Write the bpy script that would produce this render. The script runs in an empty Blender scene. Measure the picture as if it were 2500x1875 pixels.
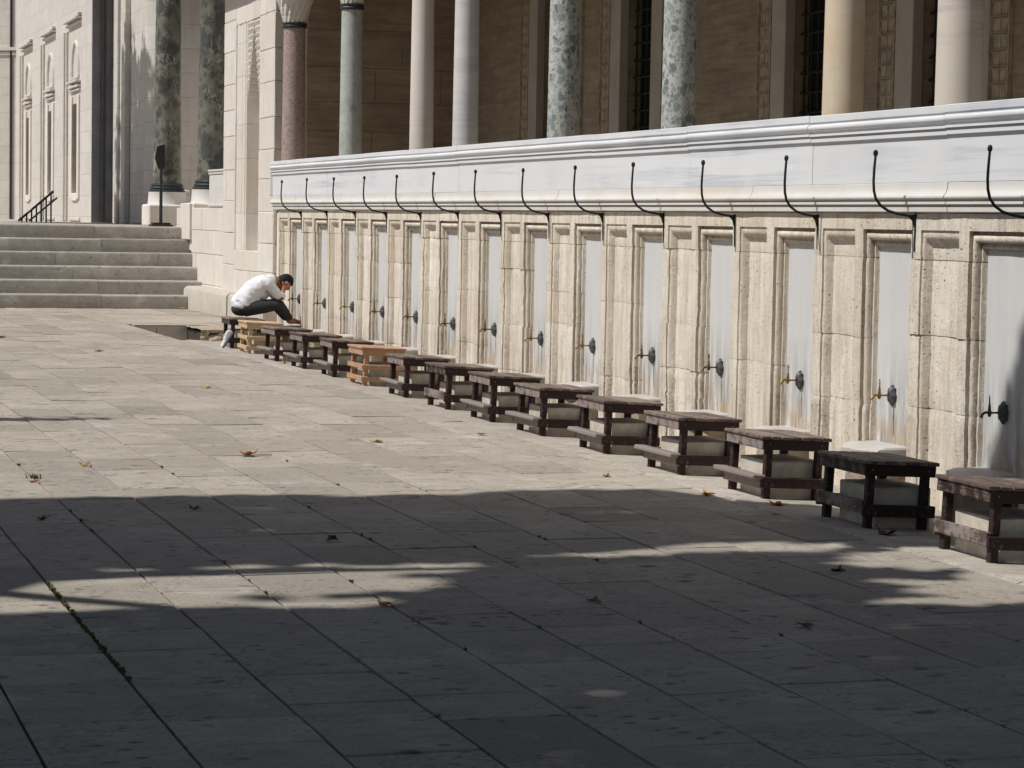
import bpy, bmesh, math, random
from mathutils import Vector, Matrix, noise
R = math.radians
random.seed(7)

# ------------------------------------------------------------------ camera, sky, sun, exposure
sc = bpy.context.scene
C = sc.collection
cam_d = bpy.data.cameras.new('camera'); cam = bpy.data.objects.new('camera', cam_d); C.objects.link(cam)
cam_d.sensor_width = 36.0; cam_d.lens = 86.4; cam_d.clip_start = 0.1; cam_d.clip_end = 2000
right = Vector((0.95304303, -0.30233382, 0.01741392))
down = Vector((-0.00351162, -0.06853217, -0.99764273))
fwd = Vector((0.30281455, 0.95073529, -0.06637579))
m = Matrix((right, -down, -fwd)).transposed().to_4x4(); m.translation = (0, 0, 1.65)
cam.matrix_world = m
sc.camera = cam

SUN_EL = R(54.0)
SUN_TO = Vector((-math.cos(SUN_EL) * math.cos(R(1.2)), math.cos(SUN_EL) * math.sin(R(1.2)), math.sin(SUN_EL)))  # towards the sun
world = bpy.data.worlds.new('World'); sc.world = world; world.use_nodes = True
wn = world.node_tree.nodes; wl = world.node_tree.links
sky = wn.new('ShaderNodeTexSky'); sky.sky_type = 'NISHITA'; sky.sun_disc = False
sky.sun_elevation = SUN_EL; sky.sun_rotation = math.atan2(SUN_TO.x, SUN_TO.y)
sky.air_density = 1.0; sky.dust_density = 2.0; sky.ozone_density = 1.0
wl.new(sky.outputs[0], wn['Background'].inputs[0]); wn['Background'].inputs[1].default_value = 0.058
sun_d = bpy.data.lights.new('sun', 'SUN'); sun_d.energy = 4.6; sun_d.angle = R(0.53); sun_d.color = (1.0, 0.972, 0.925)
sun = bpy.data.objects.new('sun', sun_d); C.objects.link(sun)
sun.rotation_euler = SUN_TO.to_track_quat('Z', 'Y').to_euler(); sun.location = (-20, 10, 30)
vs = sc.view_settings; vs.view_transform = 'Standard'; vs.look = 'None'; vs.exposure = -0.28; vs.gamma = 1.0
sc.cycles.use_denoising = True
sc.cycles.max_bounces = 6
sc.cycles.use_adaptive_sampling = True; sc.cycles.adaptive_threshold = 0.02

# ------------------------------------------------------------------ helpers
def T(o, label=None, cat=None, group=None, kind=None):
    if label: o['label'] = label
    if cat: o['category'] = cat
    if group: o['group'] = group
    if kind: o['kind'] = kind
    return o

def empty(name, loc=(0, 0, 0), rot=(0, 0, 0)):
    o = bpy.data.objects.new(name, None); C.objects.link(o)
    o.location = loc; o.rotation_euler = rot; o.empty_display_size = 0.1
    return o

class MB:
    """collects polygons for ONE mesh"""
    def __init__(s): s.v = []; s.f = []; s.a = []; s.mi = []
    def add(s, vs, fs, a=0.0, mi=0):
        n = len(s.v); s.v += [tuple(p) for p in vs]; s.a += (list(a) if hasattr(a, '__len__') else [a] * len(vs))
        for f in fs: s.f.append(tuple(n + i for i in f)); s.mi.append(mi)
        return s
    def box(s, x0, x1, y0, y1, z0, z1, a=0.0, mi=0):
        v = [(x, y, z) for x in (x0, x1) for y in (y0, y1) for z in (z0, z1)]
        f = [(0, 1, 3, 2), (4, 6, 7, 5), (0, 4, 5, 1), (2, 3, 7, 6), (0, 2, 6, 4), (1, 5, 7, 3)]
        return s.add(v, f, a, mi)
    def bbox(s, x0, x1, y0, y1, z0, z1, b=0.004, a=0.0, jit=0.0, mi=0):
        """box with chamfered edges"""
        X = (x0, x1); Y = (y0, y1); Z = (z0, z1); v = []; idx = {}
        for i in (0, 1):
            for j in (0, 1):
                for k in (0, 1):
                    sx, sy, sz = 1 - 2 * i, 1 - 2 * j, 1 - 2 * k
                    bb = b * (1 + jit * random.uniform(-.7, 1.5))
                    for n, off in enumerate(((0, bb, bb), (bb, 0, bb), (bb, bb, 0))):
                        idx[i, j, k, n] = len(v)
                        v.append((X[i] + sx * off[0], Y[j] + sy * off[1], Z[k] + sz * off[2]))
        f = []
        for i in (0, 1):
            q = [idx[i, 0, 0, 0], idx[i, 0, 1, 0], idx[i, 1, 1, 0], idx[i, 1, 0, 0]]; f.append(q if i == 0 else q[::-1])
            q = [idx[0, i, 0, 1], idx[1, i, 0, 1], idx[1, i, 1, 1], idx[0, i, 1, 1]]; f.append(q if i == 0 else q[::-1])
            q = [idx[0, 0, i, 2], idx[0, 1, i, 2], idx[1, 1, i, 2], idx[1, 0, i, 2]]; f.append(q if i == 0 else q[::-1])
        for i in (0, 1):
            for j in (0, 1):
                e = (i + j) % 2 == 0
                q = [idx[i, j, 0, 0], idx[i, j, 0, 1], idx[i, j, 1, 1], idx[i, j, 1, 0]]; f.append(q if e else q[::-1])
                q = [idx[i, 0, j, 0], idx[i, 1, j, 0], idx[i, 1, j, 2], idx[i, 0, j, 2]]; f.append(q if e else q[::-1])
                q = [idx[0, i, j, 1], idx[0, i, j, 2], idx[1, i, j, 2], idx[1, i, j, 1]]; f.append(q if e else q[::-1])
                for k in (0, 1):
                    t = [idx[i, j, k, 0], idx[i, j, k, 2], idx[i, j, k, 1]]
                    f.append(t if (i + j + k) % 2 == 0 else t[::-1])
        return s.add(v, f, a, mi)
    def extrude_y(s, prof, y0, y1, close=True, caps=True, a=0.0, mi=0):
        """prof: (x,z) polyline, swept along Y"""
        n = len(prof)
        v = [(x, y0, z) for x, z in prof] + [(x, y1, z) for x, z in prof]
        f = [(i, (i + 1) % n, n + (i + 1) % n, n + i) for i in range(n if close else n - 1)]
        if caps and close: f += [tuple(range(n))[::-1], tuple(range(n, 2 * n))]
        return s.add(v, f, a, mi)
    def extrude_z(s, prof, z0, z1, close=True, caps=True, a=0.0):
        n = len(prof)
        v = [(x, y, z0) for x, y in prof] + [(x, y, z1) for x, y in prof]
        f = [(i, (i + 1) % n, n + (i + 1) % n, n + i) for i in range(n if close else n - 1)]
        if caps and close: f += [tuple(range(n))[::-1], tuple(range(n, 2 * n))]
        return s.add(v, f, a)
    def tube(s, pts, rad, n=8, caps=True, a=0.0, mi=0):
        pts = [Vector(p) for p in pts]
        rr = rad if hasattr(rad, '__len__') else [rad] * len(pts)
        vv = []; prev = None
        for i, p in enumerate(pts):
            t = (pts[min(i + 1, len(pts) - 1)] - pts[max(i - 1, 0)]).normalized()
            if prev is None:
                ref = Vector((0, 0, 1)) if abs(t.z) < .9 else Vector((1, 0, 0))
                u = t.cross(ref).normalized()
            else:
                u = (prev - t * prev.dot(t)).normalized()
            prev = u; w = t.cross(u)
            for k in range(n):
                ang = 2 * math.pi * k / n
                vv.append(p + (u * math.cos(ang) + w * math.sin(ang)) * rr[i])
        f = []
        for i in range(len(pts) - 1):
            for k in range(n):
                f.append((i * n + k, i * n + (k + 1) % n, (i + 1) * n + (k + 1) % n, (i + 1) * n + k))
        if caps: f += [tuple(range(n))[::-1], tuple(range((len(pts) - 1) * n, len(pts) * n))]
        return s.add(vv, f, a, mi)
    def lathe(s, prof, c=(0, 0, 0), n=32, axis='Z', a=0.0, caps=True, mi=0):
        vv = []
        for r_, h in prof:
            for k in range(n):
                g = 2 * math.pi * k / n; p = (r_ * math.cos(g), r_ * math.sin(g), h)
                if axis == 'X': p = (h, p[0], p[1])
                vv.append((c[0] + p[0], c[1] + p[1], c[2] + p[2]))
        f = [(i * n + k, i * n + (k + 1) % n, (i + 1) * n + (k + 1) % n, (i + 1) * n + k) for i in range(len(prof) - 1) for k in range(n)]
        if caps: f += [tuple(range(n))[::-1], tuple(range((len(prof) - 1) * n, len(prof) * n))]
        return s.add(vv, f, a, mi)
    def mesh(s, name, mat, smooth=False, fix=True):
        me = bpy.data.meshes.new(name); me.from_pydata(s.v, [], s.f)
        if any(x != 0.0 for x in s.a):
            at = me.attributes.new('tint', 'FLOAT', 'POINT'); at.data.foreach_set('value', [float(x) for x in s.a])
        for mt in (mat if isinstance(mat, (list, tuple)) else [mat]): me.materials.append(mt)
        if any(s.mi): me.polygons.foreach_set('material_index', s.mi)
        if fix:
            b = bmesh.new(); b.from_mesh(me); bmesh.ops.recalc_face_normals(b, faces=b.faces); b.to_mesh(me); b.free()
        if smooth is True: me.polygons.foreach_set('use_smooth', [True] * len(me.polygons))
        me.update()
        if isinstance(smooth, (int, float)) and smooth is not True and smooth is not False:
            me.polygons.foreach_set('use_smooth', [True] * len(me.polygons)); me.set_sharp_from_angle(angle=R(smooth))
        return me
    def build(s, name, mat, parent=None, smooth=False, loc=None, rot=None, fix=True):
        return link(name, s.mesh(name, mat, smooth, fix), parent, loc, rot)

def link(name, me, parent=None, loc=None, rot=None):
    o = bpy.data.objects.new(name, me); C.objects.link(o)
    if parent: o.parent = parent
    if loc: o.location = loc
    if rot: o.rotation_euler = rot
    return o

def nz(p, sc_=1.0, seed=0.0):
    return noise.noise(Vector((p[0] * sc_ + seed, p[1] * sc_ - seed * .7, p[2] * sc_ + seed * .31)))

ORD = ['', 'first', 'second', 'third', 'fourth', 'fifth', 'sixth', 'seventh', 'eighth', 'ninth', 'tenth', 'eleventh', 'twelfth', 'thirteenth', 'fourteenth', 'fifteenth']
def ordr(n, total):   # n counted from the right edge of the picture
    if n == 1: return 'nearest, at the right edge'
    if n == total: return 'farthest, leftmost of the row'
    return ORD[n] + ' from the right'

# ------------------------------------------------------------------ materials
def newmat(name, rough=.8, metal=0.0):
    mt = bpy.data.materials.new(name); mt.use_nodes = True
    nt = mt.node_tree; b = nt.nodes['Principled BSDF']
    b.inputs['Roughness'].default_value = rough; b.inputs['Metallic'].default_value = metal
    b.inputs['Specular IOR Level'].default_value = 0.3
    return mt, nt, b
def N(nt, t, **kw):
    n = nt.nodes.new(t)
    for k, v in kw.items():
        if k.startswith('i_'): n.inputs[int(k[2:])].default_value = v
        else: setattr(n, k, v)
    return n
def coords(nt, scale=(1, 1, 1), obj=False, rot=(0, 0, 0)):
    if obj: src = N(nt, 'ShaderNodeTexCoord').outputs['Object']
    else: src = N(nt, 'ShaderNodeNewGeometry').outputs['Position']
    mp = N(nt, 'ShaderNodeMapping'); mp.inputs['Scale'].default_value = scale; mp.inputs['Rotation'].default_value = rot
    nt.links.new(src, mp.inputs[0]); return mp.outputs[0]
def noi(nt, co, scale, detail=5, rough=.6, dist=0.0):
    n = N(nt, 'ShaderNodeTexNoise'); n.inputs['Scale'].default_value = scale; n.inputs['Detail'].default_value = detail
    n.inputs['Roughness'].default_value = rough; n.inputs['Distortion'].default_value = dist
    nt.links.new(co, n.inputs['Vector']); return n.outputs['Fac']
def ramp(nt, fac, stops, interp='LINEAR'):
    r = N(nt, 'ShaderNodeValToRGB'); e = r.color_ramp.elements; r.color_ramp.interpolation = interp
    while len(e) < len(stops): e.new(.5)
    for x, (p, c) in zip(e, stops): x.position = p; x.color = (c if hasattr(c, '__len__') else (c, c, c)) + (1,) if hasattr(c, '__len__') else (c, c, c, 1)
    nt.links.new(fac, r.inputs[0]); return r.outputs[0]
def mix(nt, fac, a, b, mode='MIX'):
    m_ = N(nt, 'ShaderNodeMix', data_type='RGBA', blend_type=mode)
    for sock, v in ((m_.inputs[0], fac), (m_.inputs[6], a), (m_.inputs[7], b)):
        if isinstance(v, (int, float)): sock.default_value = v
        elif isinstance(v, tuple): sock.default_value = v + (1,)
        else: nt.links.new(v, sock)
    return m_.outputs[2]
def math_(nt, op, a, b=0.0):
    n = N(nt, 'ShaderNodeMath', operation=op)
    for s_, v in ((n.inputs[0], a), (n.inputs[1], b)):
        if isinstance(v, (int, float)): s_.default_value = v
        else: nt.links.new(v, s_)
    return n.outputs[0]
def attr(nt, name='tint'): return N(nt, 'ShaderNodeAttribute', attribute_name=name).outputs['Fac']
def bump(nt, b, h, strength=.5, dist=.01):
    n = N(nt, 'ShaderNodeBump'); n.inputs['Strength'].default_value = strength; n.inputs['Distance'].default_value = dist
    nt.links.new(h, n.inputs['Height']); nt.links.new(n.outputs[0], b.inputs['Normal'])
def objrand(nt): return N(nt, 'ShaderNodeObjectInfo').outputs['Random']

def m_limestone(name, c1, c2, pit=1.0, grime=True, streak=1.0, rnd=.1, joints=None):
    mt, nt, b = newmat(name, .9)
    co = coords(nt); cs = coords(nt, (9, 9, .7))
    col = mix(nt, ramp(nt, noi(nt, co, 2.6, 7, .68), [(.32, 0.0), (.68, 1.0)]), c1, c2)
    if streak < 0:                                       # bedding runs level
        hb = ramp(nt, noi(nt, coords(nt, (.7, .7, 9)), 1.6, 6, .7, .4), [(.36, 0.0), (.68, 1.0)])
        col = mix(nt, math_(nt, 'MULTIPLY', hb, .75), col, tuple(x * .45 for x in c2))
    else:
        st = ramp(nt, noi(nt, cs, 1.6, 5, .65), [(.42, 0.0), (.66, 1.0)])
        col = mix(nt, math_(nt, 'MULTIPLY', st, .42 * streak), col, (.46, .365, .27))
    fine = noi(nt, co, 70, 4, .75)
    col = mix(nt, math_(nt, 'MULTIPLY', ramp(nt, fine, [(.50, 0.0), (.70, 1.0)]), .22), col, (.36, .29, .215))
    holes = None
    for sc_, lo, hi, ps, w in ((21, .08, .20, 3.0, 1.0), (52, .12, .30, 5.0, .8)):
        v = N(nt, 'ShaderNodeTexVoronoi', feature='F1'); v.inputs['Scale'].default_value = sc_
        d = N(nt, 'ShaderNodeTexNoise'); d.inputs['Scale'].default_value = sc_ * 1.6; nt.links.new(co, d.inputs['Vector'])
        nt.links.new(mix(nt, .03, co, d.outputs['Color'], 'ADD'), v.inputs['Vector'])
        patch = ramp(nt, noi(nt, co, ps, 4, .6), [(.47, 0.0), (.62, 1.0)])
        h_ = math_(nt, 'MULTIPLY', math_(nt, 'MULTIPLY', ramp(nt, v.outputs['Distance'], [(lo, 1.0), (hi, 0.0)]), patch), w * pit)
        holes = h_ if holes is None else math_(nt, 'MAXIMUM', holes, h_)
    col = mix(nt, math_(nt, 'MULTIPLY', holes, .8), col, (.15, .105, .07))
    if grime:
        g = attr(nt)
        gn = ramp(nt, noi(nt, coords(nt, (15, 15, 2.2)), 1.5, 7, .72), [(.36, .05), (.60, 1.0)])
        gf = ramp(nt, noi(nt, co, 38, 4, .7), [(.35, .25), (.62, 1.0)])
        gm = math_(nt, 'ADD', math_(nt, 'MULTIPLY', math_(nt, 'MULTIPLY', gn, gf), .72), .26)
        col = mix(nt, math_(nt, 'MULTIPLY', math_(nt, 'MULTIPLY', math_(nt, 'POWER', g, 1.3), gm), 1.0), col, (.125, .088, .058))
    rn = objrand(nt)
    col = mix(nt, math_(nt, 'MULTIPLY', rn, rnd), col, (.60, .50, .39))
    h = math_(nt, 'SUBTRACT', math_(nt, 'ADD', noi(nt, co, 20, 7, .72), math_(nt, 'MULTIPLY', fine, .45)), math_(nt, 'MULTIPLY', holes, 1.3))
    if joints:
        br = N(nt, 'ShaderNodeTexBrick'); br.inputs['Color1'].default_value = (0, 0, 0, 1); br.inputs['Color2'].default_value = (1, 1, 1, 1)
        br.inputs['Mortar'].default_value = (.5, .5, .5, 1); br.inputs['Scale'].default_value = 1
        br.inputs['Mortar Size'].default_value = .008; br.inputs['Brick Width'].default_value = 1.5; br.inputs['Row Height'].default_value = joints
        sx = N(nt, 'ShaderNodeSeparateXYZ'); cb = N(nt, 'ShaderNodeCombineXYZ')
        nt.links.new(co, sx.inputs[0]); nt.links.new(math_(nt, 'ADD', sx.outputs[1], sx.outputs[0]), cb.inputs[0]); nt.links.new(sx.outputs[2], cb.inputs[1])
        nt.links.new(cb.outputs[0], br.inputs[0])
        col = mix(nt, math_(nt, 'MULTIPLY', br.outputs[0], .22 if streak > 0 else .12), col, tuple(x * .72 for x in c2))
        h = math_(nt, 'SUBTRACT', h, math_(nt, 'MULTIPLY', br.outputs[1], 1.5))
        col = mix(nt, math_(nt, 'MULTIPLY', br.outputs[1], .3), col, (.30, .25, .2))
    nt.links.new(col, b.inputs['Base Color'])
    bump(nt, b, h, .6, .014)
    return mt

def m_marble(name, c1, c2, vein, vs_=1.5, rot=(0, .5, 0), vamt=.5, rough=.45, stain=None, rnd=.08):
    mt, nt, b = newmat(name, rough)
    co = coords(nt)
    cl = ramp(nt, noi(nt, co, 1.3, 5), [(.35, 0.0), (.7, 1.0)])
    col = mix(nt, cl, c1, c2)
    cv = coords(nt, (1, .24, 7.5), rot=(R(-30), 0, 0))
    vn = ramp(nt, noi(nt, cv, vs_ * 1.3, 5, .62, .2), [(.47, 0.0), (.56, 1.0), (.62, .25), (.70, .6), (.8, 0.0)])
    area = ramp(nt, noi(nt, co, .7, 3), [(.42, 0.0), (.62, 1.0)])
    col = mix(nt, math_(nt, 'MULTIPLY', math_(nt, 'MULTIPLY', vn, area), vamt), col, vein)
    if stain:
        st = ramp(nt, noi(nt, coords(nt, (2.4, 2.4, 5)), 1.2, 5, .65), [(.45, 0.0), (.62, 1.0)])
        col = mix(nt, math_(nt, 'MULTIPLY', st, stain[1]), col, stain[0])
    col = mix(nt, math_(nt, 'MULTIPLY', objrand(nt), rnd), col, (.50, .48, .46))
    nt.links.new(col, b.inputs['Base Color'])
    bump(nt, b, noi(nt, co, 60, 4), .12, .004)
    return mt

def m_plate():
    """grey blue marble slabs behind the taps, water stained near their feet"""
    mt, nt, b = newmat('panel_marble', .55)
    co = coords(nt); sx = N(nt, 'ShaderNodeSeparateXYZ'); nt.links.new(co, sx.inputs[0]); z = sx.outputs[2]
    col = mix(nt, noi(nt, coords(nt, (1, 1, .5)), 2.5, 5), (.57, .58, .59), (.71, .70, .68))
    st = noi(nt, coords(nt, (10, 10, 1.1)), 1.4, 5, .65)
    low = ramp(nt, z, [(.32, 1.0), (.92, 0.0)])
    col = mix(nt, math_(nt, 'MULTIPLY', ramp(nt, st, [(.4, 0.0), (.62, 1.0)]), math_(nt, 'ADD', math_(nt, 'MULTIPLY', low, .95), .08)), col, (.27, .255, .23))
    yl = ramp(nt, z, [(.28, 1.0), (.5, 0.0)])
    col = mix(nt, math_(nt, 'MULTIPLY', math_(nt, 'MULTIPLY', yl, ramp(nt, noi(nt, co, 9, 4), [(.45, 0.0), (.62, 1.0)])), .7), col, (.50, .32, .15))
    nt.links.new(col, b.inputs['Base Color']); bump(nt, b, noi(nt, co, 45, 4), .15, .004)
    return mt

def m_paving(name, base, dark=(.095, .082, .070), pits=.9):
    mt, nt, b = newmat(name, .78)
    co = coords(nt)
    t = attr(nt)
    D = lambda k: tuple(x * k for x in base)
    col = mix(nt, t, base, D(.48))
    col = mix(nt, ramp(nt, noi(nt, co, .8, 4, .6), [(.40, 0.0), (.66, .55)]), col, D(.66))            # broad soiling
    col = mix(nt, ramp(nt, noi(nt, co, 4.5, 6, .7), [(.42, 0.0), (.68, .6)]), col, (base[0] * .62, base[1] * .58, base[2] * .52))
    col = mix(nt, ramp(nt, noi(nt, coords(nt, (.6, 2.4, 1)), 7, 5, .72), [(.46, 0.0), (.68, .6)]), col, D(.55))
    col = mix(nt, ramp(nt, noi(nt, co, 2.1, 5, .7), [(.56, 0.0), (.70, .5)]), col, D(1.28))            # rubbed pale areas
    hole = None
    for sc_, lo, hi, ps, p0, p1, w_ in ((5.2, .11, .22, 1.3, .46, .56, 1.0), (11, .13, .26, 1.9, .46, .58, 1.0), (28, .13, .32, 2.6, .44, .60, .8)):
        d = N(nt, 'ShaderNodeTexNoise'); d.inputs['Scale'].default_value = sc_ * 2.5; d.inputs['Detail'].default_value = 3; nt.links.new(co, d.inputs['Vector'])
        v = N(nt, 'ShaderNodeTexVoronoi', feature='F1'); v.inputs['Scale'].default_value = sc_
        nt.links.new(mix(nt, .5 / sc_, coords(nt, (.75, 1.1, 1)), d.outputs['Color'], 'ADD'), v.inputs['Vector'])
        h_ = math_(nt, 'MULTIPLY', math_(nt, 'MULTIPLY', ramp(nt, v.outputs['Distance'], [(lo, 1.0), (hi, 0.0)]), ramp(nt, noi(nt, co, ps, 3), [(p0, 0.0), (p1, 1.0)])), w_)
        hole = h_ if hole is None else math_(nt, 'MAXIMUM', hole, h_)
    col = mix(nt, math_(nt, 'MULTIPLY', hole, pits), col, dark)
    fine = noi(nt, co, 70, 4, .75)
    col = mix(nt, ramp(nt, fine, [(.46, 0.0), (.75, .5)]), col, dark)
    nt.links.new(col, b.inputs['Base Color'])
    h = math_(nt, 'SUBTRACT', math_(nt, 'ADD', noi(nt, co, 9, 6, .65), math_(nt, 'MULTIPLY', fine, .25)), math_(nt, 'MULTIPLY', hole, 1.0))
    bump(nt, b, h, .5, .012)
    return mt

def m_wood(name, paint, worn, wear=.5, grain=(30, 2.0, 30)):
    mt, nt, b = newmat(name, .62)
    co = coords(nt, obj=True); cg = coords(nt, grain, obj=True)
    g = noi(nt, cg, 2.0, 5, .65)
    col = mix(nt, ramp(nt, g, [(.3, 0.0), (.7, 1.0)]), tuple(x * .72 for x in paint), tuple(min(1, x * 1.35) for x in paint))
    wr = math_(nt, 'ADD', noi(nt, co, 11, 6, .7), math_(nt, 'MULTIPLY', g, .35))
    wr = math_(nt, 'ADD', wr, math_(nt, 'MULTIPLY', math_(nt, 'SUBTRACT', attr(nt), .5), .5))
    lo = .84 - .3 * wear
    col = mix(nt, ramp(nt, wr, [(lo, 0.0), (lo + .14, .85)]), col, worn)
    nt.links.new(col, b.inputs['Base Color'])
    bump(nt, b, math_(nt, 'ADD', g, math_(nt, 'MULTIPLY', wr, .6)), .35, .004)
    return mt

def m_breccia(name, base, frag, light, scale=9, thr=(.30, .36), rough=.42, amt=.85, veins=0.0, soft=.10):
    """conglomerate column stone: angular fragments of three sizes in a paler paste"""
    mt, nt, b = newmat(name, rough)
    co = coords(nt, (1, 1, .85))
    w = N(nt, 'ShaderNodeTexNoise'); w.inputs['Scale'].default_value = 7; w.inputs['Detail'].default_value = 5; nt.links.new(co, w.inputs['Vector'])
    cw = mix(nt, .06, co, w.outputs['Color'], 'ADD')
    col = mix(nt, ramp(nt, noi(nt, co, 4.2, 7, .7), [(.34, 0.0), (.66, 1.0)]), base, light)
    col = mix(nt, ramp(nt, noi(nt, co, 60, 4, .75), [(.5, 0.0), (.75, .5)]), col, frag)
    for k, (sm, wt) in enumerate(((3.6, .75), (1.9, .8), (1.0, 1.0))):
        v = N(nt, 'ShaderNodeTexVoronoi', feature='F1'); v.inputs['Scale'].default_value = scale * sm; nt.links.new(cw, v.inputs['Vector'])
        ve = N(nt, 'ShaderNodeTexVoronoi', feature='DISTANCE_TO_EDGE'); ve.inputs['Scale'].default_value = scale * sm; nt.links.new(cw, ve.inputs['Vector'])
        cell = N(nt, 'ShaderNodeSeparateColor'); nt.links.new(v.outputs['Color'], cell.inputs[0])
        pick = ramp(nt, cell.outputs[0], [(thr[0], 1.0), (thr[1], 0.0)])
        inner = ramp(nt, ve.outputs['Distance'], [(.02, 0.0), (soft, 1.0)])
        fc = mix(nt, cell.outputs[1], tuple(x * .7 for x in frag), tuple(x * 2.2 for x in frag))
        fc = mix(nt, ramp(nt, noi(nt, co, scale * 5, 4, .7), [(.45, 0.0), (.75, .4)]), fc, light)
        col = mix(nt, math_(nt, 'MULTIPLY', math_(nt, 'MULTIPLY', pick, inner), amt * wt), col, fc)
    if veins:
        vn = ramp(nt, noi(nt, coords(nt, (1, 1, .6)), 5.5, 6, .6, 1.2), [(.485, 0.0), (.5, 1.0), (.515, 0.0)])
        col = mix(nt, math_(nt, 'MULTIPLY', math_(nt, 'MULTIPLY', vn, ramp(nt, noi(nt, co, 2.3, 3), [(.5, 0.0), (.6, 1.0)])), veins), col, (.62, .60, .54))
    nt.links.new(col, b.inputs['Base Color']); bump(nt, b, noi(nt, co, 40, 4), .12, .004)
    return mt

def m_simple(name, c, rough=.7, metal=0.0, var=.25, scale=20, bmp=.2, c2=None, det=4, bd=.004):
    mt, nt, b = newmat(name, rough, metal)
    co = coords(nt, obj=True)
    n = noi(nt, co, scale, det, .6)
    lo = c2 if c2 else tuple(x * (1 - var) for x in c); hi = tuple(min(1, x * (1 + var * .6)) for x in c) if not c2 else c
    nt.links.new(mix(nt, ramp(nt, n, [(.32, 0.0), (.68, 1.0)]), lo, hi), b.inputs['Base Color'])
    if bmp: bump(nt, b, n, bmp, bd)
    return mt

M = {}
M['lime'] = m_limestone('carved_limestone', (.95, .90, .815), (.84, .755, .63), 1.15, streak=1.35, rnd=.35)
M['lime_pier'] = m_limestone('pier_limestone', (.86, .825, .775), (.76, .72, .67), .9, streak=.35, rnd=.3)
M['lime_far'] = m_limestone('far_limestone', (.73, .70, .66), (.62, .59, .55), .5, streak=.45, joints=.52)
M['mortar'] = m_simple('mortar', (.20, .16, .12), .95)
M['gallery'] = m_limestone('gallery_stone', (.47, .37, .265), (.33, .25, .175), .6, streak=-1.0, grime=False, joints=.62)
M['gallery_marble'] = m_simple('gallery_marble', (.47, .42, .36), .5, var=.12, scale=3, bmp=.05)
M['gallery_carved'] = m_simple('gallery_carved_stone', (.42, .345, .255), .8, var=.3, scale=9)
M['marble'] = m_marble('parapet_marble', (.755, .765, .79), (.80, .81, .83), (.52, .545, .60), 1.1, vamt=.75)
M['cornice'] = m_marble('cornice_marble', (.74, .71, .67), (.71, .72, .73), (.66, .55, .45), 1.2, vamt=.5, stain=((.68, .60, .51), .5), rnd=.2)
M['plate'] = m_plate()
M['foot'] = m_marble('foot_stone_marble', (.50, .49, .47), (.60, .59, .58), (.45, .45, .48), 2.0, stain=((.55, .36, .22), .4))
M['pave'] = m_paving('paving_stone', (.545, .49, .42), pits=.78)
M['strip'] = m_paving('gutter_strip_stone', (.56, .51, .445), pits=.6)
M['bed'] = m_simple('joint_earth', (.06, .05, .038), .95, var=.4, scale=40)
M['step'] = m_paving('step_stone', (.56, .53, .48), pits=.35)
M['block'] = m_simple('seat_block_stone', (.62, .56, .47), .85, var=.2, scale=14, bmp=.35)
M['ragged'] = m_limestone('broken_stone', (.44, .38, .30), (.33, .275, .21), 1.0, grime=False)
M['wood_dark'] = m_wood('dark_brown_painted_wood', (.036, .019, .017), (.24, .19, .165), .40)
M['wood_top'] = m_wood('weathered_brown_wood', (.115, .080, .066), (.27, .22, .18), .62)
M['wood_foot'] = m_wood('worn_grey_brown_wood', (.10, .065, .058), (.30, .255, .235), .80)
M['wood_pale'] = m_wood('pale_new_wood', (.52, .365, .215), (.58, .45, .31), .4)
M['wood_orange'] = m_wood('orange_brown_wood', (.42, .245, .15), (.50, .345, .24), .5)
M['nail'] = m_simple('nail_head', (.35, .33, .30), .45, .8)
M['iron'] = m_simple('blackened_iron', (.028, .030, .024), .55, .3, var=.4, scale=60)
M['brass'] = m_simple('yellow_brass', (.34, .23, .075), .4, .8, var=.3, scale=50, bmp=.1)
M['brass_old'] = m_simple('tarnished_brass', (.20, .135, .05), .45, .75, var=.45, scale=50, bmp=.1)
M['boss'] = m_simple('wet_grey_stone', (.115, .113, .12), .42, var=.4, scale=25, bmp=.4)
M['col_pink'] = m_breccia('pink_granite', (.44, .335, .295), (.19, .145, .135), (.50, .40, .36), 42, (.40, .5), .5, .75)
M['col_green'] = m_breccia('pale_green_marble', (.40, .42, .385), (.20, .24, .22), (.55, .57, .53), 11, (.28, .5), .45, .45, 0.0, .3)
M['col_white'] = m_marble('warm_white_marble', (.74, .70, .65), (.67, .615, .55), (.55, .48, .40), .8, vamt=.35, rough=.5)
M['col_grey'] = m_marble('grey_white_marble', (.70, .675, .66), (.62, .595, .60), (.42, .37, .41), .9, vamt=.55, rough=.5)
M['col_beige'] = m_marble('beige_veined_marble', (.72, .655, .575), (.66, .595, .52), (.40, .34, .36), 1.0, vamt=.6, rough=.5)
M['col_breccia'] = m_breccia('grey_breccia', (.47, .485, .46), (.15, .17, .17), (.60, .615, .58), 16, (.27, .29), .42, .95, 0.0, .08)
M['col_tan'] = m_marble('ochre_marble', (.72, .62, .48), (.58, .40, .21), (.70, .66, .62), .45, vamt=.8, rough=.5)
M['col_verde'] = m_breccia('dark_green_breccia', (.135, .135, .108), (.034, .038, .037), (.25, .245, .20), 2.8, (.40, .55), .35, .9, .9, .2)
M['lead'] = m_simple('lead_ring', (.055, .065, .07), .5, .4)
M['shirt'] = m_simple('white_cotton', (.78, .78, .82), .85, var=.05, scale=25, bmp=.15)
M['jeans'] = m_simple('black_denim', (.034, .034, .040), .85, var=.3, scale=60)
M['skin'] = m_simple('skin', (.36, .17, .10), .5, var=.15, scale=20, bmp=0)
M['hair'] = m_simple('black_hair', (.010, .008, .007), .75, var=.4, scale=120, bmp=.6)
M['shoe'] = m_simple('white_sneaker', (.74, .74, .76), .6, var=.06, scale=30)
M['sole'] = m_simple('blue_sole', (.08, .12, .25), .6)
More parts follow.
